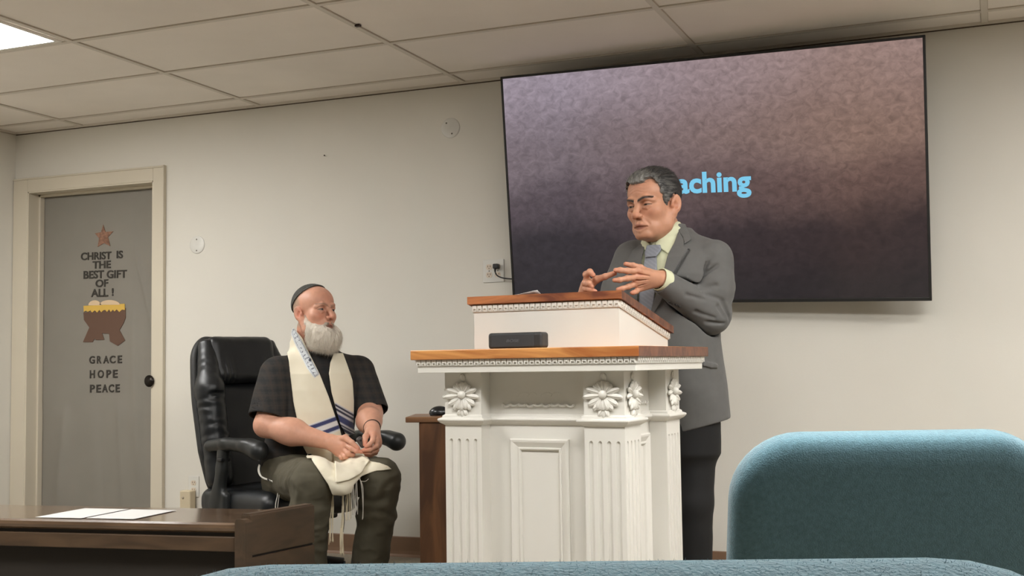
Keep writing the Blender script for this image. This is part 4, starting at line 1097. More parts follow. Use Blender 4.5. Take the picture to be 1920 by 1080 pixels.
# ------------------------------------------------------------------ the head, in its own frame (face toward -Y, metres)
def head_field(P, open_mouth=.0, jaw=1.0, brow=1.0, lidz=.0042, nose=1.0, age=0.0):
    X = np.abs(P[:, 0]); M = np.stack([X, P[:, 1], P[:, 2]], 1)         # mirrored copy: shape both sides at once
    d = ell(P, (0, .018, .038), (.0755, .096, .083))
    d = smin(d, ell(P, (0, -.042, .040), (.060, .043, .054)), .03)
    d = smin(d, ell(P, (0, -.034, -.035), (.059, .051, .064)), .025)
    d = smin(d, sph(M, (.041, -.054, -.026), .0265), .022)
    jw = chain(M, [(.061, .006, -.045), (.054*jaw, -.014, -.082), (.019, -.072, -.105)], [.020, .019, .017], .012)
    d = smin(d, jw, .03)
    d = smin(d, ell(P, (0, -.080, -.103), (.023, .017, .0165)), .014)
    d = smin(d, ell(P, (0, -.022, -.070), (.053, .054, .040)), .03)
    d = smin(d, chain(M, [(.008, -.0885, .013), (.030, -.0865, .020), (.051, -.069, .011)], [.0085*brow, .0095*brow, .007], .006), .010)
    d = smax(d, -ell(M, (.032, -.0965, -.001), (.0195, .0145, .0115)), .012)
    # nose
    n = chain(P, [(0, -.087, .010), (0, -.100*nose, -.012), (0, -.1135*nose, -.034)], [.0082, .0092, .0122], .008)
    n = smin(n, sph(M, (.0128, -.1005, -.0395), .0093), .007)
    n = smax(n, -sph(M, (.0068, -.1085, -.0480), .0044), .003)
    d = smin(d, n, .011)
    # muzzle and mouth
    d = smin(d, ell(P, (0, -.0755, -.070), (.030, .0195, .026)), .016)
    o = open_mouth
    d = smin(d, chain(M, [(.024, -.0855, -.0745), (.007, -.0965, -.0690), (0, -.0968, -.0700)], [.0032, .0052, .005], .004), .006)
    d = smin(d, chain(M, [(.022, -.0860, -.0770-o*.5), (.0, -.0950, -.0805-o)], [.0035, .0066], .004), .006)
    d = smax(d, -chain(M, [(.0255, -.0875, -.0752-o*.3), (0, -.1000, -.0745-o*.5)], [.0012+o*.12, .0021+o*.45], .003), .0025)
    d = smax(d, -chain(M, [(.0175, -.0985, -.043), (.033, -.0835, -.070)], [.0022, .0026], .004), .008)
    if age:
        d = smax(d, -chain(M, [(.016, -.0925, -.012), (.028, -.0885, -.0185), (.043, -.076, -.015)], [.0012, .0018, .0012], .003)-0*d, .006)
        d = smin(d, chain(M, [(.020, -.0845, -.0105), (.031, -.0825, -.0130), (.042, -.0735, -.0105)], [.004, .0048, .004], .004), .006)
        d = smax(d, -chain(M, [(.004, -.0985, .012), (.0055, -.0945, .030)], [.0013, .0010], .003), .004)
        fx = np.clip(1.15-X/.05, 0, 1)*(P[:, 1] < -.045)*age
        for z0, am in ((.043, .0010), (.0535, .0011), (.064, .0008)):
            d = d+am*fx*np.exp(-((P[:, 2]-z0-.004*np.cos(X*90)-.0012*vnoise(P, 60))/.0021)**2)
        d = smin(d, ell(M, (.034, -.062, -.084), (.016, .014, .018)), .014)
    # eyeballs and lids
    eb = sph(M, (.0315, -.0735, -.001), .0133)
    lid = sph(M, (.0315, -.0737, -.001), .0151)
    q = M-A(.0315, -.090, -.0015)
    op = np.sqrt((q[:, 0]/.0138)**2+(q[:, 2]/lidz)**2)-1
    lid = smax(lid, -(op*.004), .001); lid = np.maximum(lid, P[:, 1]+.058)
    d = smin(d, lid, .0035); d = np.minimum(d, eb)
    # ears
    R = rot3(0, 0, -20) @ rot3(-12, 0, 0)
    e = ell(M, (.0795, .016, -.010), (.0080, .0205, .0340), R)
    e = smax(e, -ell(M, (.0885, .017, -.004), (.0052, .0135, .0240), R), .003)
    e = smin(e, sph(M, (.0735, .004, -.040), .0085), .010)
    e = smax(e, -ell(M, (.0845, .009, -.013), (.0095, .0100, .0145), R), .003)
    e = smin(e, ell(M, (.0765, -.002, -.014), (.006, .005, .008)), .004)
    d = smin(d, e, .006)
    return d
def neck_field(P): return cap(P, (0, .030, -.06), (0, .048, -.235), .059, .066)

def head_color(P, skin, lip, brow_c, iris, gaze=(0, 0), red=1.0, lidz=.0042, browm=1.0, browt=.0042):
    n = len(P); X = np.abs(P[:, 0]); M = np.stack([X, P[:, 1], P[:, 2]], 1)
    C = np.tile(np.array(lin(skin), np.float32), (n, 1))
    rd = np.array(lin(skin), np.float32)*np.array([1.02, .72, .68])
    C = mixc(C, .55*red*gs(M, (.042, -.075, -.030), (.022, .03, .020)), rd)
    C = mixc(C, .75*red*gs(P, (0, -.113, -.036), (.018, .016, .014)), rd)
    C = mixc(C, .6*red*gs(M, (.08, .014, -.012), (.012, .026, .036)), rd)
    C = mixc(C, .25*red*gs(P, (0, -.075, .055), (.05, .05, .03)), rd)
    ds = np.array(lin(skin), np.float32)*.55  # darker skin tone painted in as shade in the eye sockets
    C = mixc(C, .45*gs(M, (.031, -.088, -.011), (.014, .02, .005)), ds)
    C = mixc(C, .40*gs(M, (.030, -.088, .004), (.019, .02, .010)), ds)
    # lips
    up = gs(M, (.0, -.097, -.0705), (.017, .02, .0038)); lo = gs(M, (0, -.096, -.0815), (.0155, .02, .0045))
    fr = (P[:, 1] < -.080)
    C = mixc(C, fr*np.clip(1.3*np.maximum(up, lo), 0, .85), lin(lip))
    C = mixc(C, .8*fr*gs(M, (0, -.094, -.0755), (.021, .012, .0018)), np.array(lin(lip))*.3)
    # brows
    a = np.clip((X-.009)/.044, 0, 1); zb = .0150+.0085*np.sin(a*2.2)-.001*a
    bm = 1.25*np.exp(-((P[:, 2]-zb)/(browt*(1-.35*a)))**2)*(X > .0075)*(X < .053)*(P[:, 1] < -.04)
    C = mixc(C, browm*.98*bm*(.9+.15*vnoise(P, 500)), lin(brow_c))
    # eyes
    q = M-A(.0315, -.0735, -.001); r = np.linalg.norm(q, axis=1)
    qq = M-A(.0315, -.090, -.0015); op = np.sqrt((qq[:, 0]/.0138)**2+(qq[:, 2]/lidz)**2)
    eye = (r < .0141) & (op < 1.02) & (P[:, 1] < -.07)
    C[eye] = lin((132, 115, 104))  # eye white darkened to carry the shade of the socket
    sx = np.sign(P[:, 0])
    gx = q[:, 0]*sx-.0133*math.sin(math.radians(gaze[0])); gz = q[:, 2]-.0133*math.sin(math.radians(gaze[1]))
    ir = np.hypot(gx, gz)
    C[eye & (ir < .0062)] = lin(iris); C[eye & (ir < .0029)] = (.006, .005, .005)
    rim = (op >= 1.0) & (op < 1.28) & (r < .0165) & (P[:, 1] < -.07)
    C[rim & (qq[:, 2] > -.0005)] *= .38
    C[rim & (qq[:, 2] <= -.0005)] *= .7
    return C

def to_head(c, R, s, zl=1.0):
    R = np.asarray(R, np.float32); c = A(*c)
    def f(P):
        Q = ((P-c) @ R)/np.float32(s)
        if zl != 1.0: Q[:, 2] = np.where(Q[:, 2] < 0, Q[:, 2]*zl, Q[:, 2])
        return Q
    return f

M_skin = vcol_mat('skin', 0.42, sss=0.12, bump=.12, bscale=260, spec=.35, noise=.06, nscale=60)

def digit(P, pts, rad, k=.004):
    d = chain(P, pts, rad, k)
    for i in range(1, len(pts)-1): d = smin(d, sph(P, pts[i], rad[i]*1.07), .003)
    return d

def hand_color(skin, tips):
    base = np.array(lin(skin), np.float32)
    def f(P):
        C = np.tile(base, (len(P), 1)); rd = base*np.array([1.03, .70, .66])
        for p, r in tips: C = mixc(C, .6*gs(P, p, r), rd)
        return C
    return f

# ---- lofted trunk: rows of (px, py, dd, half-width, half-depth)
def loft(T, rows, yaw):
    R = np.array([T(r[0], r[1], r[2]) for r in rows]); a = np.array([r[3] for r in rows]); b = np.array([r[4] for r in rows])
    o = np.argsort(R[:, 2]); R, a, b = R[o], a[o], b[o]
    cy, sy = math.cos(math.radians(yaw)), math.sin(math.radians(yaw))
    def f(P, grow=0.0):
        z = P[:, 2]
        cx = np.interp(z, R[:, 2], R[:, 0]); cv = np.interp(z, R[:, 2], R[:, 1])
        aa = np.interp(z, R[:, 2], a)+grow; bb = np.interp(z, R[:, 2], b)+grow
        x = P[:, 0]-cx; y = P[:, 1]-cv
        u = x*cy+y*sy; v = -x*sy+y*cy
        k0 = np.sqrt((u/aa)**2+(v/bb)**2)+1e-6; k1 = np.sqrt((u/aa**2)**2+(v/bb**2)**2)+1e-6
        d = k0*(k0-1)/k1
        return np.maximum(d, np.maximum(R[0, 2]-grow*0-z, z-R[-1, 2]-grow))
    f.local = lambda P: ((P[:, 0]-np.interp(P[:, 2], R[:, 2], R[:, 0]))*cy+(P[:, 1]-np.interp(P[:, 2], R[:, 2], R[:, 1]))*sy,
                         -(P[:, 0]-np.interp(P[:, 2], R[:, 2], R[:, 0]))*sy+(P[:, 1]-np.interp(P[:, 2], R[:, 2], R[:, 1]))*cy)
    return f

def bbox(pts, m):
    p = np.array(pts); return tuple(p.min(0)-m), tuple(p.max(0)+m)

def onsurf(T, fn, px, py, d0=-.42, d1=.1):
    """first point of a surface met along the line of sight through (px, py)"""
    dd = np.linspace(d0, d1, 260); P = np.array([T(px, py, q) for q in dd], np.float32); v = fn(P)
    k = np.argmax(v < 0)
    return tuple(float(x) for x in P[k])

def strands(name, base, th, col, m, sel, dirfn, Lfn, lift, jit, wid, spread=.1, segs=4):
    """fine combed hairs as thin ribbons rooted on a hair volume"""
    me0 = base.data
    V = np.array([v.co[:] for v in me0.vertices], np.float32); N = np.array([v.normal[:] for v in me0.vertices], np.float32)
    C = col(V); vs, fs, cs = [], [], []
    D = dirfn(V)
    for i in sel:
        p = V[i].astype(float); n = N[i].astype(float); d = D[i]+RNG.normal(0, spread, 3); d = d-n*np.dot(d, n); d /= np.linalg.norm(d)+1e-9
        L = Lfn(V[i:i+1])*RNG.uniform(.6, 1.15); s = np.cross(d, n); s /= np.linalg.norm(s)+1e-9
        a0 = lift*RNG.uniform(.2, 1.3); k = len(vs); c = RNG.normal(0, jit, 3); o = RNG.normal(0, .0006, 3)
        for q in range(segs):
            t_ = q/segs; pt = p+o-n*.0012+d*L*t_+n*(a0*math.sin(t_*2.2))*L+c*L*t_*t_
            vs += [pt-s*wid*(1-.5*t_), pt+s*wid*(1-.5*t_)]
        vs.append(p+o-n*.0012+d*L+n*a0*L*math.sin(2.2)+c*L)
        fs += [(k+2*q, k+2*q+1, k+2*q+3, k+2*q+2) for q in range(segs-1)]+[(k+2*segs-2, k+2*segs-1, k+2*segs)]
        cs += [np.clip(C[i]*RNG.uniform(.7, 1.3), 0, 1)]*(2*segs+1)
    me = bpy.data.meshes.new(name); me.from_pydata([tuple(map(float, v)) for v in vs], [], fs)
    ca = me.color_attributes.new('Col', 'FLOAT_COLOR', 'POINT'); ca.data.foreach_set('color', np.concatenate([np.array(cs), np.ones((len(cs), 1))], 1).astype(np.float32).ravel())
    o = link(name, me, m, base); o['kind'] = 'stuff'
    return o
# ------------------------------------------------------------------ man standing behind the pulpit
def standing_man():
    T = Frame(1262, 4.28)
    t = thing('person', 'man in grey suit and tie standing behind the pulpit, both hands raised in a gesture', 'person', T.o, T.rz)
    SK = (194, 143, 116)
    # ---- head placement
    hc = T(1226, 384, -.02); hR = rot3(0, 0, 0)
    hR = np.array(Matrix.Rotation(math.radians(-3), 3, 'Y') @ Matrix.Rotation(math.radians(-36), 3, 'Z') @ Matrix.Rotation(math.radians(5), 3, 'X'), np.float32)
    hs = 1.07
    th = to_head(hc, hR, hs, 1.075)
    nb = T(1250, 470, .03)                         # where the neck meets the trunk
    hw = lambda p: tuple(np.array(hc)+hs*(hR @ np.array(p)))
    def neck(P):
        return cap(P, hw((0, .030, -.075)), nb, .060, .068)
    def head(P):
        d = head_field(th(P), open_mouth=.011, jaw=.93, brow=1.2, lidz=.0031, nose=.975, age=1.0)*hs
        d = smin(d, neck(P), .02)
        # soft under-chin
        return smin(d, ell(P, hw((0, -.020, -.092)), (.05, .05, .034), hR), .025)
    def hcol(P):
        Q = th(P)
        C = head_color(Q, SK, (150, 92, 78), (30, 25, 23), (40, 26, 18), gaze=(-12, -4), red=.6, lidz=.0031, browm=1.0, browt=.0058)
        # shaven beard shadow and grey temples under the hair
        sh = gs(Q, (0, -.075, -.095), (.06, .05, .035))*.22; C = mixc(C, sh, np.array(lin(SK))*.55)
        C = mixc(C, .8*gs(Q, (-.017, -.093, -.078), (.006, .006, .009))*.0, (0, 0, 0))
        return C
    lo, hi = bbox([hw((0, 0, 0))], .0); lo = (hc[0]-.15, hc[1]-.17, hc[2]-.235); hi = (hc[0]+.15, hc[1]+.16, hc[2]+.17)
    # ---- hands
    W = {}
    lw = T(1243, 523, -.215)
    LM = [T(1197, 509, -.305), T(1194, 520, -.30), T(1193, 531, -.285), T(1198, 541, -.262)]
    L_d = [([LM[0], T(1177, 508, -.325), T(1163, 506.5, -.332), T(1154, 506.5, -.334)], [.0112, .0100, .0092, .0076]),
           ([LM[1], T(1176, 522, -.328), T(1162, 525, -.336), T(1152, 525.5, -.336)], [.0110, .0096, .0088, .0073]),
           ([LM[2], T(1178, 537.5, -.31), T(1167, 541, -.318), T(1158.5, 542.5, -.32)], [.0105, .0092, .0084, .0070]),
           ([LM[3], T(1193, 546.5, -.285), T(1188, 548.5, -.297), T(1184.5, 549, -.30)], [.0095, .0082, .0075, .0064])]
    L_th = ([T(1216, 511, -.235), T(1201, 502, -.262), T(1187, 498, -.268), T(1173, 495, -.268)], [.0130, .0110, .0095, .0076])
    def lhand(P):
        d = cap(P, T(1262, 532, -.19), lw, .030, .027)
        for m, r in zip(LM, (.0145, .0155, .0150, .0130)): d = smin(d, cap(P, lw, m, .0215, r), .012)
        d = smin(d, cap(P, lw, L_th[0][0], .02, .015), .012)
        dg = None
        for pts, r in L_d+[L_th]:
            q = digit(P, pts, r); dg = q if dg is None else np.minimum(dg, q)
        d = smin(d, dg, .006)
        for m in LM: d = smin(d, sph(P, (m[0]+.003, m[1]-.004, m[2]+.003), .0105), .006)      # knuckles
        # tendon grooves between the knuckles
        for a, b in zip(LM[:-1], LM[1:]):
            p = (np.array(a)+np.array(b))/2; q = p*.55+np.array(lw)*.45
            d = smax(d, -cap(P, tuple(p+np.array([0, -.017, .0])), tuple(q+np.array([0, -.025, 0])), .0035, .001), .006)
        return d
    lt = [(p[-1], .012) for p, _ in L_d+[L_th]]+[(m, .012) for m in LM]
    rw = T(1093, 566, -.245)
    RM = [T(1101, 527, -.285), T(1098, 535, -.275), T(1098, 543, -.268), T(1101, 551, -.262)]
    R_d = [([RM[0], T(1099, 514.5, -.300), T(1106, 510, -.318), T(1112, 515.5, -.325)], [.0115, .0108, .0105, .0085]),
           ([RM[1], T(1096.5, 531, -.305), T(1104, 531.5, -.325), T(1109.5, 537.5, -.325)], [.0110, .0102, .0098, .0080]),
           ([RM[2], T(1098, 541, -.302), T(1107, 542.5, -.320), T(1116, 546.5, -.318)], [.0105, .0098, .0092, .0076]),
           ([RM[3], T(1104, 550, -.292), T(1113, 551.5, -.305), T(1123, 553.5, -.305)], [.0095, .0088, .0082, .0068])]
    R_th = ([T(1107, 533, -.262), T(1119, 524, -.280), T(1135, 518.5, -.298), T(1152, 512.5, -.305)], [.0150, .0125, .0100, .0085])
    def rhand(P):
        d = cap(P, T(1096, 600, -.2), rw, .030, .026)
        for m, r in zip(RM, (.0150, .0155, .0150, .0135)): d = smin(d, cap(P, rw, m, .021, r), .012)
        d = smin(d, cap(P, rw, R_th[0][0], .02, .0165), .012)
        dg = None
        for pts, r in R_d+[R_th]:
            q = digit(P, pts, r); dg = q if dg is None else np.minimum(dg, q)
        return smin(d, dg, .005)
    rt = [(p[-1], .012) for p, _ in R_d+[R_th]]
    # ---- hidden trunk that joins neck, arms and legs
    trunk_rows = [(1268, 830, .0, .15, .11), (1266, 760, .0, .165, .12), (1260, 640, -.01, .155, .115), (1258, 540, -.01, .165, .105), (1258, 490, .0, .18, .095), (1255, 462, .02, .10, .075), (1252, 448, .03, .06, .06)]
    tf = loft(T, trunk_rows, -35)
    def limbs(P):
        d = tf(P)+.032
        d = smin(d, chain(P, [T(1318, 500, -.08), T(1336, 590, -.112), lw], [.035, .03, .026], .02), .02)
        d = smin(d, chain(P, [T(1190, 504, .08), T(1150, 600, .03), rw], [.035, .03, .026], .02), .02)
        d = smin(d, chain(P, [T(1292, 815, -.03), T(1295, 960, -.05), T(1300, 1165, .0)], [.075, .055, .04], .02), .03)
        d = smin(d, chain(P, [T(1240, 815, .03), T(1240, 960, .0), T(1245, 1160, .05)], [.075, .055, .04], .02), .03)
        return smin(d, neck(P)+.006, .02)
    skin = lambda P: np.tile(np.array(lin(SK), np.float32), (len(P), 1))
    lb = bbox([p for a, _ in L_d+[L_th] for p in a]+[lw, T(1262, 532, -.19)], .03)
    rb = bbox([p for a, _ in R_d+[R_th] for p in a]+[rw, T(1096, 590, -.2)], .03)
    sdf_obj('body', [(head, lo, hi, .0015, hcol), (lhand, lb[0], lb[1], .0016, hand_color(SK, lt)), (rhand, rb[0], rb[1], .0016, hand_color(SK, rt)),
                     (limbs, (-.36, -.34, .02), (.32, .22, T(1250, 452)[2]), .012, skin)], M_skin, t)
    # ---- hair: combed back, dark grey streaked with white
    prof = [(-.100, .082), (-.084, .073), (-.066, .066), (-.050, .060), (-.044, .030), (-.034, .012), (-.026, -.018), (-.018, -.034), (-.010, -.030), (-.006, .004), (.004, .022), (.020, .027), (.038, .016),
            (.044, -.010), (.040, -.050), (.052, -.088), (.12, -.09), (.16, .05), (.13, .17), (-.02, .19), (-.13, .14)]
    def hair(P):
        Q = th(P)
        front = np.clip((.02-Q[:, 1])/.09, 0, 1)*np.clip((Q[:, 2]-.05)/.05, 0, 1)
        side = np.clip((.07-Q[:, 2])/.06, 0, 1)
        off = .0085+.006*front-.0045*side
        d = ell(Q, (0, .018, .038), (.0755, .096, .083)); d = smin(d, ell(Q, (0, -.042, .040), (.060, .043, .054)), .03)
        wv = np.sin((Q[:, 0]+.15*Q[:, 1])*330+4*vnoise(Q, 25)+Q[:, 1]*40)*np.clip((Q[:, 2]-.045)/.04, 0, 1)
        ws = np.sin((Q[:, 2]*.8+Q[:, 1]*.5)*420+5*vnoise(Q, 30))*side
        d = d-off+.0016*wv+.0008*ws+.0018*fbm(Q, 55)
        m = poly2(Q[:, 1]+.004*vnoise(Q, 120), Q[:, 2]-.024*np.exp(-((np.abs(Q[:, 0])-.046)/.016)**2)*np.clip((-.028-Q[:, 1])/.03, 0, 1)-.004*vnoise(Q, 90), prof)
        return smax(d, m, .006)*hs
    def haircol(P):
        Q = th(P); n = vnoise(Q*np.array([1.2, .22, 1.0], np.float32), 170)*.5+vnoise(Q*np.array([1.1, .2, 1.0], np.float32), 330)*.5
        side = np.clip((.085-Q[:, 2])/.05, 0, 1); fr = np.clip((-.035-Q[:, 1])/.04, 0, 1)
        g = np.clip(-.06+.26*side*np.clip((.03-Q[:, 1])/.05, 0, 1)+.50*fr+.45*n, 0, 1)[:, None]
        return np.array(lin((40, 39, 40)))*(1-g)+np.array(lin((164, 162, 156)))*g
    M_hair = vcol_mat('grey_hair', .5, spec=.4)
    ho = sdf_obj('hair', [(hair, lo, hi, .0017, haircol)], M_hair, t)
    hV = th(np.array([v.co[:] for v in ho.data.vertices], np.float32))
    def comb(V):
        Q = th(V); top = np.clip((Q[:, 2]-.06)/.04, 0, 1)[:, None]
        d = np.array([0, 1.0, .25])*top+np.array([0, .85, -.55])*(1-top)
        fr = np.clip((-.05-Q[:, 1])/.03, 0, 1)[:, None]*top
        d = d*(1-fr)+np.array([.25, .75, .6])*fr
        return d @ hR.T.astype(float)
    def hlen(v):
        q = th(v)[0]; return .030*hs if q[2] > .06 else .014*hs
    strands('hair_strands', ho, th, haircol, M_hair, RNG.choice(len(hV), 9000), comb, hlen, .05, .05, .00042, .09)
    # ---- shirt (torso + collar + cuff)
    VPTS = [(1209, 446), (1207, 462), (1203, 483), (1199, 510), (1195, 545), (1192, 585), (1196, 640), (1206, 690), (1216, 640), (1223, 575), (1233, 545), (1243, 514), (1252, 478), (1265, 452), (1274, 432), (1277, 405), (1240, 380)]
    neckw = lambda P: cap(P, hw((0, .034, -.105)), T(1250, 480, .03), .067, .080)
    sh_f = lambda P: smin(tf(P, .014), neckw(P), .03)
    colR = T.poly([(1262, 423), (1278, 408), (1284, 440), (1270, 462), (1252.5, 479), (1238, 467), (1227, 457), (1241, 443)], -.06)
    colL = T.poly([(1205, 440), (1212, 450), (1219, 456), (1214, 473), (1203, 462), (1199, 448)], -.06)
    colB = T.poly([(1200, 446), (1228, 452), (1262, 420), (1285, 402), (1300, 430), (1290, 480), (1190, 490)], .0)
    def collar(P):
        s = sh_f(P)
        w_ = np.abs(s-.005)-.0032
        a = smax(w_, poly2(P[:, 0], P[:, 2], colR), .003); a = np.maximum(a, P[:, 1]-.05)
        b = smax(w_, poly2(P[:, 0], P[:, 2], colL), .003); b = np.maximum(b, P[:, 1]-.02)
        band = smax(np.abs(neckw(P)-.002)-.0028, poly2(P[:, 0], P[:, 2], colB), .003)
        return np.minimum(np.minimum(a, b), band)
    M_shirt = mat('pale_green_shirt', (206, 208, 176), 0.75, var=.03, vscale=30, bump=.12, bscale=500)
    VEE = T.poly(VPTS, -.13)
    slo = T(1180, 640, -.25); shi = T(1310, 400, .2)
    ZS = T(1262, 690)[2]
    def placket(P):
        d = np.maximum(sh_f(P)+.0012*np.sin(P[:, 0]*240), ZS-P[:, 2])
        return np.maximum(d, np.maximum(poly2(P[:, 0], P[:, 2], VEE)-.022, P[:, 1]-.10))
    sdf_obj('shirt', [(placket, (-.24, -.25, T(1262, 705)[2]), (.24, .2, T(1250, 446)[2]), .0055), (collar, (-.16, -.2, T(1250, 500)[2]), (.1, .16, T(1280, 398)[2]), .0028)], M_shirt, t)
    cdir = np.array(T(1262, 532, -.19))-np.array(T(1236, 521, -.222)); cdir /= np.linalg.norm(cdir)
    def cuff(P):
        p0 = A(*T(1238, 524, -.218)); dd = A(*cdir); q = P-p0; s = q @ dd
        r = np.linalg.norm(q-s[:, None]*dd, axis=1)
        return smax(np.abs(r-.0385)-.002, np.abs(s-.012)-.0185, .003)
    c0 = T(1244, 527, -.2)
    sdf_obj('shirt_cuff', [(cuff, tuple(np.array(c0)-.075), tuple(np.array(c0)+.075), .0022)], M_shirt, t)
    # ---- tie
    tie_p = T.poly([(1213, 455), (1237, 456), (1240, 467), (1231, 478), (1232, 507), (1229, 545), (1222, 590), (1194, 590), (1197, 545), (1203, 507), (1208, 481)], -.14)
    knot_p = T.poly([(1212, 455), (1238, 456), (1240, 467), (1230, 480), (1209, 481), (1207, 470)], -.13)
    def tie(P):
        s = sh_f(P)
        a = smax(np.abs(s-.006)-.005, poly2(P[:, 0], P[:, 2], tie_p), .004)
        k = smax(np.abs(s-.011)-.010, poly2(P[:, 0], P[:, 2], knot_p), .008)
        return np.maximum(smin(a, k, .002), P[:, 1]+.02)
    def tiecol(P):
        a = np.sin((P[:, 0]*.8+P[:, 2])*420)*.5+.5; g = (a > .6)[:, None]*.28+.04*vnoise(P, 60)[:, None]
        return np.array(lin((126, 129, 138)))*(1-g)+np.array(lin((152, 155, 162)))*g
    sdf_obj('tie', [(tie, T(1180, 600, -.28), T(1250, 448, .0), .0025, tiecol)], vcol_mat('tie_silk', .4, spec=.5), t)
    # ---- jacket
    rows = [(1281, 812, .015, .188, .150), (1279, 790, .015, .190, .152), (1272, 720, .01, .186, .150), (1262, 640, -.005, .180, .147), (1258, 570, -.01, .184, .142), (1258, 520, -.01, .188, .135),
            (1260, 488, .0, .180, .118), (1258, 466, .012, .140, .096), (1257, 446, .03, .095, .080), (1258, 432, .04, .078, .072)]
    jf = loft(T, rows, -35)
    sL = T(1338, 486, -.085); eL = T(1333, 590, -.112); wL = T(1246, 531, -.205)
    sR = T(1189, 489, .085); eR = T(1150, 600, .03); wR = T(1098, 590, -.195)
    vee = VEE
    lapR = T.poly([(1273, 428), (1282, 447), (1282.5, 461), (1290, 467), (1274, 494), (1258.5, 520), (1242, 562), (1225, 590), (1218, 596), (1223, 573), (1233, 545), (1243, 514), (1252, 478), (1264, 454)], -.12)
    colJ = T.poly([(1275, 405), (1284, 418), (1292, 436), (1296, 452), (1282.5, 461.5), (1280, 447), (1270, 430)], -.04)
    lapL = T.poly([(1209, 446), (1188, 461), (1180, 466), (1168, 486), (1184, 520), (1195, 545), (1199, 510), (1203, 483), (1207, 462)], -.1)
    folds = []
    def sleeveL(P):
        d = chain(P, [sL, tuple((np.array(sL)+np.array(eL))/2+[.003, 0, 0]), eL], [.070, .070, .066], .03)
        d = smin(d, cap(P, eL, wL, .066, .044), .025)
        if folds:
            for a, b, r in folds: d = smax(d, -cap(P, a, b, r, r*.6), .010)
        d = d+.0035*fbm(P*np.array([1, 1, 1.6], np.float32), 14)
        dd = np.array(wL)-np.array(eL); dd = dd/np.linalg.norm(dd); q = P-A(*wL)
        s = q @ A(*dd); rr = np.linalg.norm(q-s[:, None]*A(*dd), axis=1)
        d = np.maximum(d, s-.012)
        return smax(d, -np.maximum(rr-.037, -(s+.022)), .002)
    def sleeveR(P):
        d = chain(P, [sR, tuple((np.array(sR)+np.array(eR))/2+[-.008, 0, 0]), eR, wR], [.078, .070, .064, .045], .03)
        return d+.003*fbm(P, 13)
    FL = []
    for (x0, y0), (x1, y1), r in (((1313, 541), (1342, 535), .011), ((1311, 522), (1346, 497), .0065), ((1320, 551), (1352, 561), .007), ((1355, 566), (1368, 600), .009),
                                  ((1347, 575), (1356, 592), .007), ((1325, 604), (1358, 606), .005), ((1288, 553), (1322, 561), .005), ((1318, 508), (1336, 480), .005), ((1305, 585), (1340, 596), .005)):
        FL.append((onsurf(T, sleeveL, x0, y0), onsurf(T, sleeveL, x1, y1), r))
    folds += FL
    def jacket(P, base_only=False):
        d = jf(P)
        d = smin(d, cap(P, T(1266, 452, .03), sL, .050, .066), .035); d = smin(d, cap(P, T(1250, 454, .05), sR, .048, .062), .035)
        d = d+.004*fbm(P*np.array([1.2, 1.2, .7], np.float32), 8)
        u, v = jf.local(P)
        # vertical drape below the chest, side pocket flap, front edge
        d = d+.003*np.sin(u*38+1.2)*np.clip((T(1262, 600)[2]-P[:, 2])/.2, 0, 1)
        front = P[:, 1]-(-.0+.0*P[:, 0])
        inner = np.maximum(poly2(P[:, 0], P[:, 2], vee), P[:, 1]+.0)
        base = d
        if base_only: return base
        # neck opening and the V
        d = smax(d, -inner, .003)
        d = smax(d, -(neckw(P)-.010), .004)
        d = smax(d, -np.maximum(sh_f(P)-.0035, poly2(P[:, 0], P[:, 2], vee)-.03), .002)
        sl = np.maximum(poly2(P[:, 0], P[:, 2], SLIT), np.maximum(np.abs(base)-.009, P[:, 1]))
        d = smax(d, -sl, .0015)
        # pocket flap
        fl = np.maximum(np.abs(base-.003)-.004, poly2(P[:, 0], P[:, 2], FLAP)); fl = np.maximum(fl, P[:, 1]+.0)
        d = np.minimum(d, fl)
        # welt of the breast pocket
        wt = np.maximum(np.abs(base-.001)-.0035, poly2(P[:, 0], P[:, 2], WELT)); wt = np.maximum(wt, P[:, 1]+.0)
        d = np.minimum(d, wt)
        hz = T(1330, 794, -.05)[2]
        hem = (P[:, 2]-hz)-.25*(P[:, 0]-T(1330, 794)[0])
        d = smax(d, -hem, .004)
        a = sleeveL(P)
        low = np.clip((T(1315, 492)[2]-P[:, 2])/.03, 0, 1)
        d = np.where(low > 0, smax(d, -(a-.007*low), .005), d)
        d = smin(d, a, .004)
        b = sleeveR(P); d = smin(d, b, .010)
        return d
    SLIT = T.poly([(1289, 466), (1293.5, 469), (1262.5, 523), (1258, 520)], -.12)
    FLAP = T.poly([(1318, 676), (1346, 683), (1345, 690), (1332, 690), (1317, 686)], -.1)
    WELT = T.poly([(1277, 526), (1290, 518), (1291, 523), (1280, 531)], -.14)
    zt = T(1258, 408, .05)[2]
    M_suit = mat('grey_suit_wool', (90, 89, 87), 0.8, var=.05, vscale=40, bump=.25, bscale=900, sheen=.1)
    sdf_obj('jacket', [(jacket, (-.36, -.34, T(1290, 830)[2]), (.32, .27, zt), .0036)], M_suit, t)
    for nm, pg, off, ymax, h_ in (('lapel', lapR, .0092, -.01, .0018), ('lapel', lapL, .0055, .07, .0019), ('jacket_collar', colJ, .0088, .14, .0019)):
        def lap(P):
            b = jacket(P, True); q = poly2(P[:, 0], P[:, 2], pg)
            return np.maximum(smax(np.abs(b-off)-.0030, q, .0022), P[:, 1]-ymax)
        pu = [p[0] for p in pg]; pz = [p[1] for p in pg]
        sdf_obj(nm, [(lap, (min(pu)-.01, -.26, min(pz)-.01), (max(pu)+.01, .16, max(pz)+.01), h_)], M_suit, t)
    # cuff buttons
    m = MB()
    for k, (x, y) in enumerate(((1256, 566), (1262, 569), (1268, 571.5), (1274, 574))):
        p = np.array(onsurf(T, sleeveL, x, y))
        m.cyl(p+[0, .002, 0], p+[0, -.003, 0], .0055, n=10)
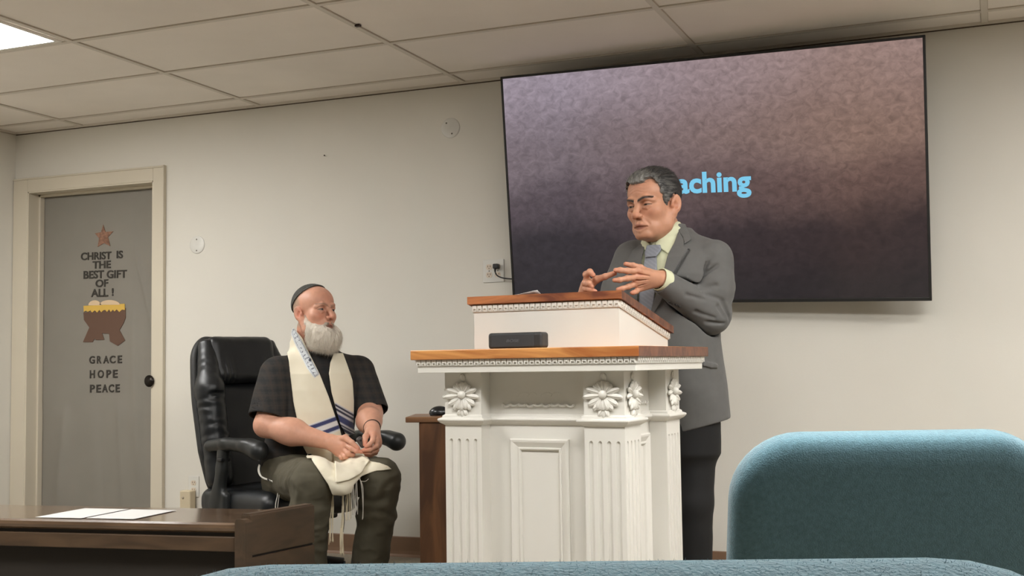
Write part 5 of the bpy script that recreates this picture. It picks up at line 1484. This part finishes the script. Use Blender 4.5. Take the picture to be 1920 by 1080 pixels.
    m.build('cuff_buttons', mat('dark_button', (40, 38, 37), .4), t)
    # ---- trousers, shoes
    def trous(P):
        d = loft(T, [(1272, 905, .0, .05, .05), (1270, 850, .0, .165, .125), (1268, 790, .0, .170, .13), (1266, 730, .0, .165, .125)], -35)(P)
        d = smin(d, chain(P, [T(1296, 830, -.03), T(1297, 940, -.045), T(1300, 1175, .01)], [.088, .076, .068], .02), .03)
        d = smin(d, chain(P, [T(1240, 830, .03), T(1240, 950, .0), T(1245, 1165, .06)], [.092, .074, .064], .02), .03)
        return np.maximum(d+.003*fbm(P, 9), -P[:, 2]+.025)
    sdf_obj('trousers', [(trous, (-.25, -.25, .0), (.25, .27, T(1262, 745)[2]), .007)], mat('black_trousers', (15, 15, 16), 0.8, bump=.2, bscale=700), t)
    M_shoe = mat('black_shoe', (22, 21, 20), .3)
    for sx, (px, dd) in ((1, (1300, .0)), (-1, (1245, .06))):
        c = np.array(T(px, 1170, dd)); c[2] = 0
        R = rot3(0, 0, -35)
        def shoe(P):
            q = (P-A(c[0], c[1], 0)) @ R
            d = ell(q, (0, -.07, .035), (.047, .125, .045)); d = smin(d, ell(q, (0, .02, .05), (.04, .06, .055)), .02)
            return np.maximum(d, .002-q[:, 2])
        sdf_obj('shoe', [(shoe, tuple(c+[-.17, -.22, -.01]), tuple(c+[.14, .12, .13]), .006)], M_shoe, t)
    return t
standing_man()
# ------------------------------------------------------------------ bearded man sitting in the office chair
def seated_man():
    T = Frame(590, 5.2)
    t = thing('person', 'grey-bearded man in skullcap and cream prayer shawl, seated in the black office chair', 'person', T.o, T.rz)
    SK = (208, 156, 132); YW = 30
    hc = T(590, 585, -.02); hs = 1.0
    hR = np.array(Matrix.Rotation(math.radians(3), 3, 'Y') @ Matrix.Rotation(math.radians(40), 3, 'Z') @ Matrix.Rotation(math.radians(-7), 3, 'X'), np.float32)
    th = to_head(hc, hR, hs)
    hw = lambda p: tuple(np.array(hc)+hs*(hR @ np.array(p)))
    nb = T(592, 672, .02)
    def neck(P): return cap(P, hw((0, .030, -.07)), nb, .060, .070)
    def head(P):
        d = head_field(th(P), open_mouth=.001, jaw=1.05, brow=1.05, lidz=.0036, nose=1.04, age=.8)*hs
        return smin(d, neck(P), .02)
    def hcol(P):
        Q = th(P)
        C = head_color(Q, SK, (150, 96, 84), (112, 92, 78), (70, 84, 92), gaze=(10, 2), red=1.15, lidz=.0036, browm=.6, browt=.0045)
        # close-cropped greying hair at the back and sides
        m = np.clip((Q[:, 1]-.004-.35*np.clip(Q[:, 2]-.03, 0, 1))/.012, 0, 1)*np.clip((Q[:, 2]+.075)/.02, 0, 1)
        ear = np.clip(1.6*gs(np.stack([np.abs(Q[:, 0]), Q[:, 1], Q[:, 2]], 1), (.082, .014, -.012), (.012, .024, .036)), 0, 1)
        return mixc(C, m*(1-ear)*(.72+.18*vnoise(Q, 260)), lin((150, 134, 116)))
    lo = (hc[0]-.15, hc[1]-.16, hc[2]-.21); hi = (hc[0]+.15, hc[1]+.16, hc[2]+.15)
    # ---- arms and hands (skin)
    Re = T(499, 797, -.205); Rw = T(620, 829, -.262); Rs = T(521, 702, -.105)
    Le = T(694, 776, -.03); Lw = T(698, 805, -.235); Ls = T(672, 697, .10)
    RM = [T(647, 833, -0.287), T(643, 841, -0.287), T(638.5, 846.5, -0.282), T(633.5, 849.5, -0.275)]
    R_d = [([RM[0], T(659, 841, -0.321), T(669, 845.5, -0.328), T(678, 847, -0.325)], [.0120, .0110, .0102, .0085]),
           ([RM[1], T(653, 850.5, -0.319), T(661, 852.5, -0.307), T(664, 848, -0.290)], [.0120, .0112, .0105, .0090]),
           ([RM[2], T(647, 856, -0.309), T(654, 857, -0.297), T(657, 853, -0.281)], [.0115, .0106, .0100, .0085]),
           ([RM[3], T(640, 858, -0.297), T(646, 858, -0.287), T(649, 854, -0.273)], [.0105, .0096, .0090, .0075])]
    R_t = ([T(636, 823.5, -0.270), T(648, 821, -0.297), T(660, 830, -0.320), T(671, 840, -0.330)], [.0145, .0135, .0112, .0090])
    LM = [T(700, 814, -0.295), T(706, 820, -0.287), T(709, 827, -0.280), T(709, 834, -0.271)]
    L_d = [([LM[0], T(699, 826, -0.330), T(693, 833.5, -0.340), T(687, 837, -0.335)], [.0115, .0105, .0098, .0082]),
           ([LM[1], T(706, 836, -0.323), T(695, 842.5, -0.333), T(682, 843.5, -0.329)], [.0118, .0108, .0100, .0084]),
           ([LM[2], T(706, 844, -0.307), T(695, 849, -0.317), T(683, 848, -0.315)], [.0112, .0102, .0096, .0080]),
           ([LM[3], T(704, 849, -0.291), T(695, 853.5, -0.300), T(686, 852.5, -0.300)], [.0102, .0094, .0088, .0075])]
    L_t = ([T(691, 810, -0.277), T(685.5, 819, -0.307), T(684.5, 826, -0.323), T(684, 833.5, -0.331)], [.0140, .0128, .0110, .0090])
    def rarm(P):
        d = chain(P, [T(512, 740, -.15), Re, T(548, 811, -.245), Rw], [.052, .047, .050, .031], .03)
        d = smin(d, ell(P, T(542, 807, -.235), (.07, .046, .048)), .03)
        d = smin(d, sph(P, T(496, 800, -.198), .036), .02)
        d = smax(d, P[:, 2]-T(512, 738)[2], .01)
        for m, r in zip(RM, (.0165, .0170, .0165, .0150)): d = smin(d, cap(P, Rw, m, .025, r), .014)
        d = smin(d, cap(P, Rw, R_t[0][0], .023, .0165), .012)
        dg = None
        for p, r in R_d+[R_t]:
            q = digit(P, p, r); dg = q if dg is None else np.minimum(dg, q)
        d = smin(d, dg, .006)
        for m in RM: d = smin(d, sph(P, (m[0]+.002, m[1]-.006, m[2]+.004), .0115), .006)
        return d+.0008*fbm(P, 40)
    def larm(P):
        d = chain(P, [T(690, 740, .04), Le, T(692, 789, -.13), Lw], [.052, .050, .051, .031], .03)
        d = smax(d, P[:, 2]-T(690, 738)[2], .01)
        for m, r in zip(LM, (.0160, .0165, .0160, .0150)): d = smin(d, cap(P, Lw, m, .024, r), .014)
        d = smin(d, cap(P, Lw, L_t[0][0], .022, .0165), .012)
        dg = None
        for p, r in L_d+[L_t]:
            q = digit(P, p, r); dg = q if dg is None else np.minimum(dg, q)
        return smin(d, dg, .006)
    # ---- trunk under the shirt
    rows = [(566, 905, .01, .175, .150), (572, 870, .0, .184, .165), (580, 820, -.015, .186, .165), (588, 770, -.015, .184, .150), (595, 730, -.01, .182, .132), (597, 700, .0, .172, .118),
            (596, 678, .015, .120, .095), (594, 660, .025, .075, .075)]
    tf = loft(T, rows, YW)
    skin = lambda P: np.tile(np.array(lin(SK), np.float32), (len(P), 1))
    Rh = T(537, 893, -.05); Lh = T(612, 885, .08); Rk = T(588, 903, -.44); Lk = T(713, 897, -.33); Ra = T(577, 1064, -.38); La = T(691, 1066, -.27)
    def limbs(P):
        d = tf(P)+.02
        d = smin(d, chain(P, [Rh, Rk, Ra], [.07, .055, .035], .02), .03); d = smin(d, chain(P, [Lh, Lk, La], [.07, .055, .035], .02), .03)
        d = smin(d, chain(P, [Rs, T(512, 740, -.15)], [.05, .047], .02), .03); d = smin(d, chain(P, [Ls, T(690, 740, .04)], [.05, .047], .02), .03)
        return smin(d, neck(P)+.006, .02)
    rb = bbox([p for a, _ in R_d+[R_t] for p in a]+[T(500, 740, -.15), T(478, 800, -.2)], .06); lb = bbox([p for a, _ in L_d+[L_t] for p in a]+[T(690, 738, .04), Le, Lw], .06)
    sdf_obj('body', [(head, lo, hi, .0015, hcol), (rarm, rb[0], rb[1], .0024, hand_color(SK, [(p[-1], .016) for p, _ in R_d+[R_t]]+[(m, .014) for m in RM]+[(T(494, 803, -.2), .03)])),
                     (larm, lb[0], lb[1], .0022, hand_color(SK, [(p[-1], .016) for p, _ in L_d+[L_t]]+[(m, .014) for m in LM])),
                     (limbs, (-.36, -.56, .03), (.40, .30, T(594, 666)[2]), .012, skin)], M_skin, t)
    # ---- skullcap
    def kippah(P):
        Q = th(P); d = ell(Q, (0, .018, .038), (.0755, .096, .083)); d = smin(d, ell(Q, (0, -.042, .040), (.060, .043, .054)), .03)
        nrm = np.array([0, .60, .80]); nrm /= np.linalg.norm(nrm)
        pl = Q @ nrm.astype(np.float32)-.067
        pl2 = pl+.0
        return smax(np.abs(d-.0035+.0005*np.sin(np.arctan2(Q[:, 0], Q[:, 1])*40))-.0026, -pl2, .003)*hs
    def kcol(P):
        Q = th(P); n = vnoise(Q, 160)*.5+.5
        nrm = np.array([0, .60, .80], np.float32); nrm /= np.linalg.norm(nrm); e = np.clip(1-np.abs(Q @ nrm-.0715)/.0035, 0, 1)
        g = np.clip(.25*n+.55*e*(vnoise(Q, 320) > .05), 0, 1)[:, None]
        return np.array(lin((58, 59, 58)))*(1-g)+np.array(lin((128, 124, 114)))*g
    sdf_obj('skullcap', [(kippah, lo, (hi[0], hi[1], hi[2]), .0017, kcol)], vcol_mat('skullcap_cloth', .85, bump=.4, bscale=600), t)
    # ---- beard: a full volume with combed strands over it
    def beard(P):
        Q = th(P); M = np.stack([np.abs(Q[:, 0]), Q[:, 1], Q[:, 2]], 1)
        d = chain(M, [(.070, -.014, -.020), (.066, -.022, -.052), (.052, -.048, -.086), (.030, -.080, -.105), (0, -.092, -.110)], [.0015, .009, .023, .027, .025], .02)
        d = smin(d, ell(Q, (0, -.078, -.128), (.058, .044, .040)), .03)
        d = smin(d, ell(Q, (0, -.085, -.150), (.046, .038, .030)), .03)
        d = smin(d, ell(M, (.042, -.045, -.120), (.030, .045, .045)), .03)
        # moustache
        mo = chain(M, [(.004, -.100, -.060), (.018, -.096, -.065), (.030, -.086, -.082), (.032, -.084, -.100)], [.0030, .0042, .0048, .007], .006)
        d = smin(d, mo, .006)
        d = smin(d, ell(Q, (0, -.098, -.096), (.012, .007, .010)), .008)
        # keep the lips free
        d = smax(d, -ell(Q, (0, -.102, -.0765), (.023, .020, .0088)), .004)
        return (d+.0062*fbm(Q*np.array([1.5, 1.5, .7], np.float32), 45)+.0012*np.sin(Q[:, 0]*260+Q[:, 1]*200+5*vnoise(Q, 30)))*hs
    def bcol(P):
        Q = th(P); n = vnoise(Q*np.array([2.5, 2.5, .6], np.float32), 90)*.5+.5
        C = np.array(lin((226, 218, 204)))*np.ones((len(P), 1)); C = mixc(C, .35*n, lin((178, 166, 150)))
        C = mixc(C, .85*gs(Q, (0, -.1, -.092), (.022, .02, .016))+1.0*gs(Q, (0, -.1, -.066), (.032, .03, .014)), lin((128, 108, 92)))
        C = mixc(C, .8*np.clip((Q[:, 2]+.060)/.03, 0, 1)*(np.abs(Q[:, 0]) > .04), lin((196, 168, 146)))
        return C
    M_beard = vcol_mat('white_beard', .7, sheen=.3, bump=.5, bscale=700, spec=.25)
    bo = sdf_obj('beard', [(beard, tuple(np.array(hc)+[-.13, -.2, -.24]), tuple(np.array(hc)+[.15, .06, .05]), .0022, bcol)], M_beard, t)
    V = np.array([v.co[:] for v in bo.data.vertices], np.float32); Q = th(V)
    N = np.array([v.normal[:] for v in bo.data.vertices], np.float32)
    Cc = bcol(V)
    sel = np.nonzero((Q[:, 1] < .0))[0]; sel = RNG.choice(sel, 11000)
    vs, fs, cs = [], [], []
    for i in sel:
        p = V[i].astype(float); n = N[i].astype(float); q = Q[i]
        low = np.clip((-.06-q[2])/.06, 0, 1)
        dn = np.array([.18*RNG.normal(), .15*RNG.normal(), -1.0])
        d0 = n*(.22+.25*RNG.random())+dn*.75+RNG.normal(0, .18, 3); d0 /= np.linalg.norm(d0)
        L = (.005+.013*low*RNG.random()+.004*RNG.random()); c = RNG.normal(0, .5, 3)
        s = np.cross(d0, n+RNG.normal(0, .3, 3)); s /= np.linalg.norm(s)+1e-9
        w_ = .00030; k = len(vs); pts = [p-n*.002]
        for a in (.4, .75, 1.0): pts.append(p+d0*L*a+(dn*.5+c*.6)*L*a*a*.6)
        for a, pt in enumerate(pts[:-1]): vs += [pt-s*w_*(1-.25*a), pt+s*w_*(1-.25*a)]
        vs.append(pts[-1])
        fs += [(k, k+1, k+3, k+2), (k+2, k+3, k+5, k+4), (k+4, k+5, k+6)]
        cs += [Cc[i]*RNG.uniform(.85, 1.12)]*7
    me = bpy.data.meshes.new('beard_strands'); me.from_pydata([tuple(map(float, v)) for v in vs], [], fs)
    ca = me.color_attributes.new('Col', 'FLOAT_COLOR', 'POINT'); ca.data.foreach_set('color', np.concatenate([np.clip(np.array(cs), 0, 1), np.ones((len(cs), 1))], 1).astype(np.float32).ravel())
    so = link('beard_strands', me, M_beard, bo); so['kind'] = 'stuff'
    # ---- shirt: short sleeved, dark plaid
    sRe = T(503, 779, -.18); sLe = T(697, 770, .0)
    def sleeve(P, a, b, r0, r1):
        d = cap(P, a, b, r0, r1); A_ = A(*a); D_ = A(*b)-A_; L = np.linalg.norm(D_); D_ /= L
        q = P-A_; s = q @ D_; rr = np.linalg.norm(q-s[:, None]*D_, axis=1)
        d = d+.003*fbm(P*np.array([1, 1, .6], np.float32), 15)
        d = np.maximum(d, s-L-.012)
        return smax(d, -np.maximum(rr-(r1-.008), -(s-L+.05)), .002)
    def shirt0(P):
        d = tf(P, .012)
        d = smin(d, cap(P, T(597, 680, .02), Rs, .060, .070), .04); d = smin(d, cap(P, T(599, 680, .02), Ls, .060, .066), .04)
        u, v = tf.local(P)
        d = d+.0045*fbm(P*np.array([1, 1, .6], np.float32), 9)+.003*np.sin(P[:, 2]*46+u*20)*np.exp(-((P[:, 2]-T(590, 830)[2])/.08)**2)
        return np.maximum(d, T(570, 872)[2]-.25*(P[:, 0]-T(570, 872)[0])*0-P[:, 2])
    def shirt(P):
        d = shirt0(P)
        d = smax(d, -(neck(P)-.004), .004)
        d = smin(d, sleeve(P, Rs, sRe, .080, .084), .016); d = smin(d, sleeve(P, Ls, sLe, .072, .074), .016)
        # folded collar
        c = smax(np.abs(neck(P)-.010)-.0035, np.abs(P[:, 2]-T(592, 668)[2])-.022, .004)
        return np.minimum(d, c)
    def scol(P):
        u, v = tf.local(P); n = len(P)
        pu = np.abs(((P[:, 0]*.9+P[:, 1]*.5)/.042) % 1-.5); pz = np.abs((P[:, 2]/.042) % 1-.5)
        C = np.tile(np.array(lin((52, 50, 48)), np.float32), (n, 1))
        C = mixc(C, .45*(pu < .14), lin((36, 37, 39))); C = mixc(C, .45*(pz < .14), lin((36, 37, 39)))
        C = mixc(C, .35*((pu > .40)), lin((66, 56, 50))); C = mixc(C, .35*((pz > .40)), lin((66, 56, 50)))
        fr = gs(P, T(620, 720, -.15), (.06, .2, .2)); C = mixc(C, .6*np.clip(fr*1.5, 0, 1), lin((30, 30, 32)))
        return C
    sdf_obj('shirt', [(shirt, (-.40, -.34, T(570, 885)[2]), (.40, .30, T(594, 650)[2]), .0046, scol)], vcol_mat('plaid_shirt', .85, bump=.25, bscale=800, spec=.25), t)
    # ---- trousers
    def tro(P):
        d = loft(T, [(563, 925, .02, .165, .15), (566, 900, .01, .178, .16), (570, 872, -.01, .186, .170), (574, 850, -.02, .185, .172)], YW)(P)
        a = chain(P, [Rh, Rk], [.100, .082], .02); a = smin(a, chain(P, [Rk, T(581, 960, -.43), Ra], [.080, .078, .074], .02), .03)
        b = chain(P, [Lh, Lk], [.100, .082], .02); b = smin(b, chain(P, [Lk, T(706, 960, -.31), La], [.080, .078, .076], .02), .03)
        def folds(q, K):
            r = np.linalg.norm(P-A(*K), axis=1)
            n = fbm(P*np.array([1.0, 1.0, 1.5], np.float32), 11); n = np.abs(n)*1.6-.4
            return q+.0075*n+.0035*np.sin(r*80+9*vnoise(P, 9))*np.exp(-((r-.13)/.07)**2)+.0025*np.sin((P[:, 2]*.5+P[:, 0])*90+9*vnoise(P, 7))*np.clip((K[2]-.05-P[:, 2])/.2, 0, 1)
        a = folds(a, Rk); b = folds(b, Lk)
        d = smin(d, a, .03); d = smin(d, b, .03)
        return np.maximum(d, .028-P[:, 2])
    tlo = (-.34, -.60, .02); thi = (.42, .24, T(574, 855)[2])
    sdf_obj('trousers', [(tro, tlo, thi, .0052)], mat('olive_trousers', (86, 81, 66), 0.9, var=.06, vscale=30, bump=.3, bscale=800), t)
    # ---- prayer shawl, draped over shirt and lap
    pA = T.poly([(549, 612), (566, 632), (583, 668), (600, 702), (617, 745), (628, 778), (637, 802), (642, 822), (600, 850), (576, 850), (569, 838), (560, 800), (550, 753), (541, 676), (533, 645), (540, 630)], -.17)
    pC = T.poly([(626, 662), (644, 661), (652, 683), (662, 714), (664.5, 753), (664, 797), (668, 815), (650, 818), (638, 796), (630, 768), (621, 735), (616.5, 700), (619, 680)], -.1)
    pB = T.poly([(574, 842), (600, 838), (640, 838), (664, 836), (684, 850), (693, 862), (709, 864), (725, 870), (732, 876), (703, 879), (676, 887), (661, 900), (656, 914), (640, 919), (622, 918), (614, 898), (596, 872)], -.3)
    pF = T.poly([(627, 855), (650, 850), (672, 852), (693, 862), (676, 884), (652, 893), (627, 897)], -.36)
    pD = T.poly([(549, 612), (556, 622), (566, 640), (574, 655), (586, 680), (598, 701), (590, 707), (577, 690), (563, 662), (552, 640), (545, 622)], -.17)
    def under(P):
        n_ = neck(P)-.012
        return smin(smin(shirt0(P), n_, .05), tro(P), .02)
    def lap(P):
        d = smin(tro(P), shirt0(P), .03)
        # cloth bridges the gap between the thighs
        br = ell(P, T(640, 905, -.36), (.085, .17, .055)); return smin(d, br, .06)
    def shawl(P):
        s = under(P)+.003*np.sin(P[:, 0]*60+P[:, 2]*22)*.5
        a = np.maximum(smax(np.abs(s-.009)-.0042, poly2(P[:, 0], P[:, 2], pA), .003), P[:, 1]-.09)
        c = np.maximum(smax(np.abs(s-.009)-.0042, poly2(P[:, 0], P[:, 2], pC), .003), P[:, 1]-.12)
        l = lap(P)+.004*fbm(P, 13)+.004*np.sin((P[:, 0]*.75+P[:, 2]*.5)*75)
        b = np.maximum(smax(np.abs(l-.008)-.0042, poly2(P[:, 0], P[:, 2], pB), .003), P[:, 1]+.08)
        f = np.maximum(smax(np.abs(l-.019)-.0042, poly2(P[:, 0], P[:, 2], pF), .003), P[:, 1]+.08)
        k = smax(np.abs(under(P)-.0155)-.0028, poly2(P[:, 0], P[:, 2], pD), .002); k = np.maximum(k, P[:, 1]-.06)
        # behind the neck
        return np.minimum(np.minimum(np.minimum(a, c), np.minimum(b, f)), k)
    # stripe directions in the wearer's frame
    s1a, s1b = T(578, 806, -.2), T(636, 787, -.2)
    def shcol(P):
        n = len(P); C = np.tile(np.array(lin((238, 230, 208)), np.float32), (n, 1))
        C = mixc(C, .25*(vnoise(P, 45)*.5+.5), lin((228, 217, 190)))
        def stripe(a, b, o, w_, col, x0, x1, m=1.0):
            e = np.array([b[0]-a[0], b[2]-a[2]]); e /= np.linalg.norm(e)
            q = (P[:, 0]-a[0])*-e[1]+(P[:, 2]-a[2])*e[0]
            return np.clip((w_-np.abs(q-o))/.0028+.5, 0, 1)*((P[:, 0] > x0) & (P[:, 0] < x1))
        white = lin((226, 226, 226)); navy = lin((66, 72, 112)); ink = lin((44, 46, 66))
        xa, xb = T(560, 800, -.2)[0], T(643, 800, -.2)[0]
        hi_ = P[:, 2] > T(590, 832, -.2)[2]
        C = mixc(C, stripe(s1a, s1b, -.014, .034, white, xa, xb)*hi_, white)
        for o, w_ in ((.006, .0085), (-.032, .0085)):
            C = mixc(C, stripe(s1a, s1b, o, w_, navy, xa, xb)*hi_, navy)
        # the other side, where the same stripes fall diagonally
        a, b = T(634, 765, -.1), T(664, 783, -.1); xc, xd = T(628, 780, -.1)[0], T(672, 780, -.1)[0]
        zone = (P[:, 2] < T(650, 752, -.1)[2]) & (P[:, 2] > T(650, 822, -.1)[2]) & (P[:, 0] > xc) & (P[:, 0] < xd) & (poly2(P[:, 0], P[:, 2], pC) < .004)
        C = mixc(C, stripe(a, b, -.03, .045, white, xc, xd)*zone, lin((206, 204, 208)))
        for o, w_, cc in ((.006, .0040, ink), (-.008, .0045, ink), (-.034, .0120, navy), (-.056, .003, ink), (-.068, .006, ink), (-.084, .005, ink)):
            C = mixc(C, stripe(a, b, o, w_, cc, xc, xd)*zone, cc)
        # neck band with small printed figures
        kd = poly2(P[:, 0], P[:, 2], pD); kb = (kd < .0035) & (P[:, 1] < .06) & (under(P) > .0120)
        C[kb] = lin((214, 218, 222))
        ex = np.array([T(598, 702, -.15)[0]-T(551, 624, -.15)[0], T(598, 702, -.15)[2]-T(551, 624, -.15)[2]]); ex /= np.linalg.norm(ex)
        o = T(551, 624, -.15); al = (P[:, 0]-o[0])*ex[0]+(P[:, 2]-o[2])*ex[1]; ac = (P[:, 0]-o[0])*-ex[1]+(P[:, 2]-o[2])*ex[0]
        fig = ((al/.017) % 1 < .35) & (vnoise(P, 210) > .02) & (kd < -.004)
        edge = kb & (np.abs(kd+.0032) < .0016) & ((al/.006) % 1 < .55)
        C[kb & fig] = lin((120, 124, 134)); C[edge] = lin((130, 136, 146))
        dm = kb & (np.abs(al-.135)/.010+np.abs(ac)/.007 < 1); C[dm] = lin((58, 62, 76))
        C[zz_fold(P)] = lin((214, 202, 172))
        return C
    zz_fold = lambda P: np.zeros(len(P), bool)
    sh = sdf_obj('prayer_shawl', [(shawl, (-.20, -.56, T(640, 935, -.3)[2]), (.34, .12, T(556, 604)[2]), .0029, shcol)], vcol_mat('shawl_wool', .9, sheen=.25, bump=.35, bscale=900, spec=.2), t, it=1)
    # fringes hanging from the hem and knotted tassels
    M_fr = mat('fringe_cream', (228, 216, 188), .9)
    M_frw = mat('tassel_white', (222, 218, 208), .9)
    M_frd = mat('tassel_navy', (52, 50, 52), .9)
    def strand(nm, pts, r, m, parent=sh):
        P = [np.array(T(*p)) for p in pts]; out = []
        for i in range(len(P)-1):
            p0 = P[max(0, i-1)]; p1 = P[i]; p2 = P[i+1]; p3 = P[min(len(P)-1, i+2)]
            for s in np.linspace(0, 1, 6)[:-1]:
                out.append(.5*((2*p1)+(-p0+p2)*s+(2*p0-5*p1+4*p2-p3)*s*s+(-p0+3*p1-3*p2+p3)*s**3))
        out.append(P[-1]); out = np.array(out)
        mb = MB(); mb.tube(out, np.linspace(r, r*.75, len(out)), 6); return mb.build(nm, m, parent)
    D = -.44
    def tassel(x, y0, y1, n, spread, m, r=.0020, dd=D, x1=None):
        for k in range(n):
            j = (k-(n-1)/2)/max(1, n-1)*2
            xe = (x if x1 is None else x1)+j*spread
            strand('tassel_cord', [(x+j*spread*.3, y0, dd), (x+j*spread*.8+RNG.normal(0, .6), y0+(y1-y0)*.35, dd+.003*RNG.normal()), (xe+RNG.normal(0, 1.0), y0+(y1-y0)*.7, dd), (xe+RNG.normal(0, 1.5), y1-RNG.uniform(0, 8), dd)], r, m)
    tassel(622, 912, 1022, 6, 4.0, M_fr, x1=621)
    tassel(643, 916, 1046, 5, 2.4, M_fr, .0022, x1=641)
    strand('tassel_cord', [(645, 905, D), (646, 925, D), (644, 950, D), (646, 975, D), (643, 1000, D)], .0017, M_frd)
    strand('tassel_cord', [(641, 905, D), (639, 930, D), (642, 955, D), (640, 990, D)], .0017, M_frd)
    tassel(653, 912, 980, 5, 5, M_fr, .0019)
    tassel(661, 898, 968, 4, 3.0, M_frw, .0021)
    tassel(668.5, 893, 968, 2, 1.2, M_frw, .0021)
    strand('tassel_cord', [(671, 884, D+.04), (674, 897, D), (680, 912, D), (681, 935, D), (680.5, 972, D)], .0021, M_frw)
    strand('tassel_cord', [(671, 885, D+.04), (676, 902, D), (679, 925, D), (680.5, 955, D), (679.5, 974, D)], .0019, M_frw)
    strand('tassel_cord', [(676, 902, D), (686, 902, D+.02), (697, 892, D+.05), (708, 886.5, D+.06), (717, 887.5, D+.05), (720, 897, D+.03)], .0016, M_frw)
    # short fringe knots along the hem
    hem = [(676, 887), (684, 884), (692, 881.5), (700, 879.5), (708, 878.5), (716, 877.5), (724, 876.5)]
    for x, y in hem:
        a = T(x, y, -.38); strand('fringe', [(x+2, y-2, -.40), (x-2, y+1, -.405), (x-7, y+4, -.40)], .0015, M_fr)
    # the undergarment's tassels beside the thigh
    strand('side_tassel', [(486, 871, -.16), (484, 880, -.17), (486.5, 890, -.18), (494, 897, -.19), (503, 900, -.20), (513, 904, -.21), (521, 907.5, -.22), (524, 920, -.22), (522, 940, -.22), (519, 962, -.22)], .0028, M_frw, t)
    strand('side_tassel', [(487, 872, -.16), (486, 882, -.175), (490, 893, -.185), (500, 898, -.195), (512, 903, -.21), (522, 908, -.222), (521, 925, -.222), (517, 945, -.222), (516.5, 962, -.222)], .0028, M_frw, t)
    for i, (x, y) in enumerate(((496, 897.5), (503.5, 900), (510.5, 902.8), (516, 905))):
        strand('tassel_knot', [(x-1.5, y-1.5, -.205), (x, y, -.212), (x+1.5, y+1.5, -.212)], .0034, M_frd if i % 2 else M_frw, t)
    # ---- bracelet and shoes
    b0 = np.array(T(697.5, 802, -.215)); ax = np.array(Lw)-np.array(T(692, 789, -.13)); ax /= np.linalg.norm(ax)
    u_ = np.cross(ax, [0, 0, 1.0]); u_ /= np.linalg.norm(u_); w_ = np.cross(ax, u_)
    m = MB(); m.tube([b0+.0345*(math.cos(a)*u_+math.sin(a)*w_) for a in np.linspace(0, 2*math.pi, 30)], .0035, 8, caps=False); m.build('bracelet', mat('brown_bracelet', (62, 42, 32), .5), t)
    M_shoe = mat('dark_shoe', (34, 30, 27), .45)
    for px, dd, az in ((577, -.38, 20), (691, -.27, 35)):
        c = np.array(T(px, 1064, dd)); R = rot3(0, 0, az)
        def shoe(P):
            q = (P-A(c[0], c[1], 0)) @ R
            d = ell(q, (0, -.075, .035), (.050, .135, .045)); d = smin(d, ell(q, (0, .02, .05), (.043, .065, .055)), .02)
            return np.maximum(d, .002-q[:, 2])
        sdf_obj('shoe', [(shoe, (c[0]-.18, c[1]-.24, -.01), (c[0]+.2, c[1]+.14, .13), .006)], M_shoe, t)
    # ---- the thing he holds
    p = np.array(T(677, 829, -.322))
    h = thing('handheld_gadget', 'small dark grey rounded gadget held between the hands of the seated man', 'gadget', T.o+T.ex*p[0]+T.ey*p[1]+np.array([0, 0, p[2]]), T.rz)
    R = rot3(0, -35, 20)
    sdf_obj('casing', [(lambda P: rbox(P, (0, 0, 0), (.0125, .010, .024), .0095, R)-.001, (-.04, -.03, -.04), (.04, .03, .04), .0016)], mat('gadget_grey', (74, 68, 66), .4), h)
    sdf_obj('button', [(lambda P: ell(P, tuple(R @ np.array([0, -.0105, .010])), (.006, .002, .006), R), (-.03, -.03, -.02), (.03, .02, .035), .0012)], mat('gadget_dark', (34, 32, 32), .4), h)
    return t
seated_man()
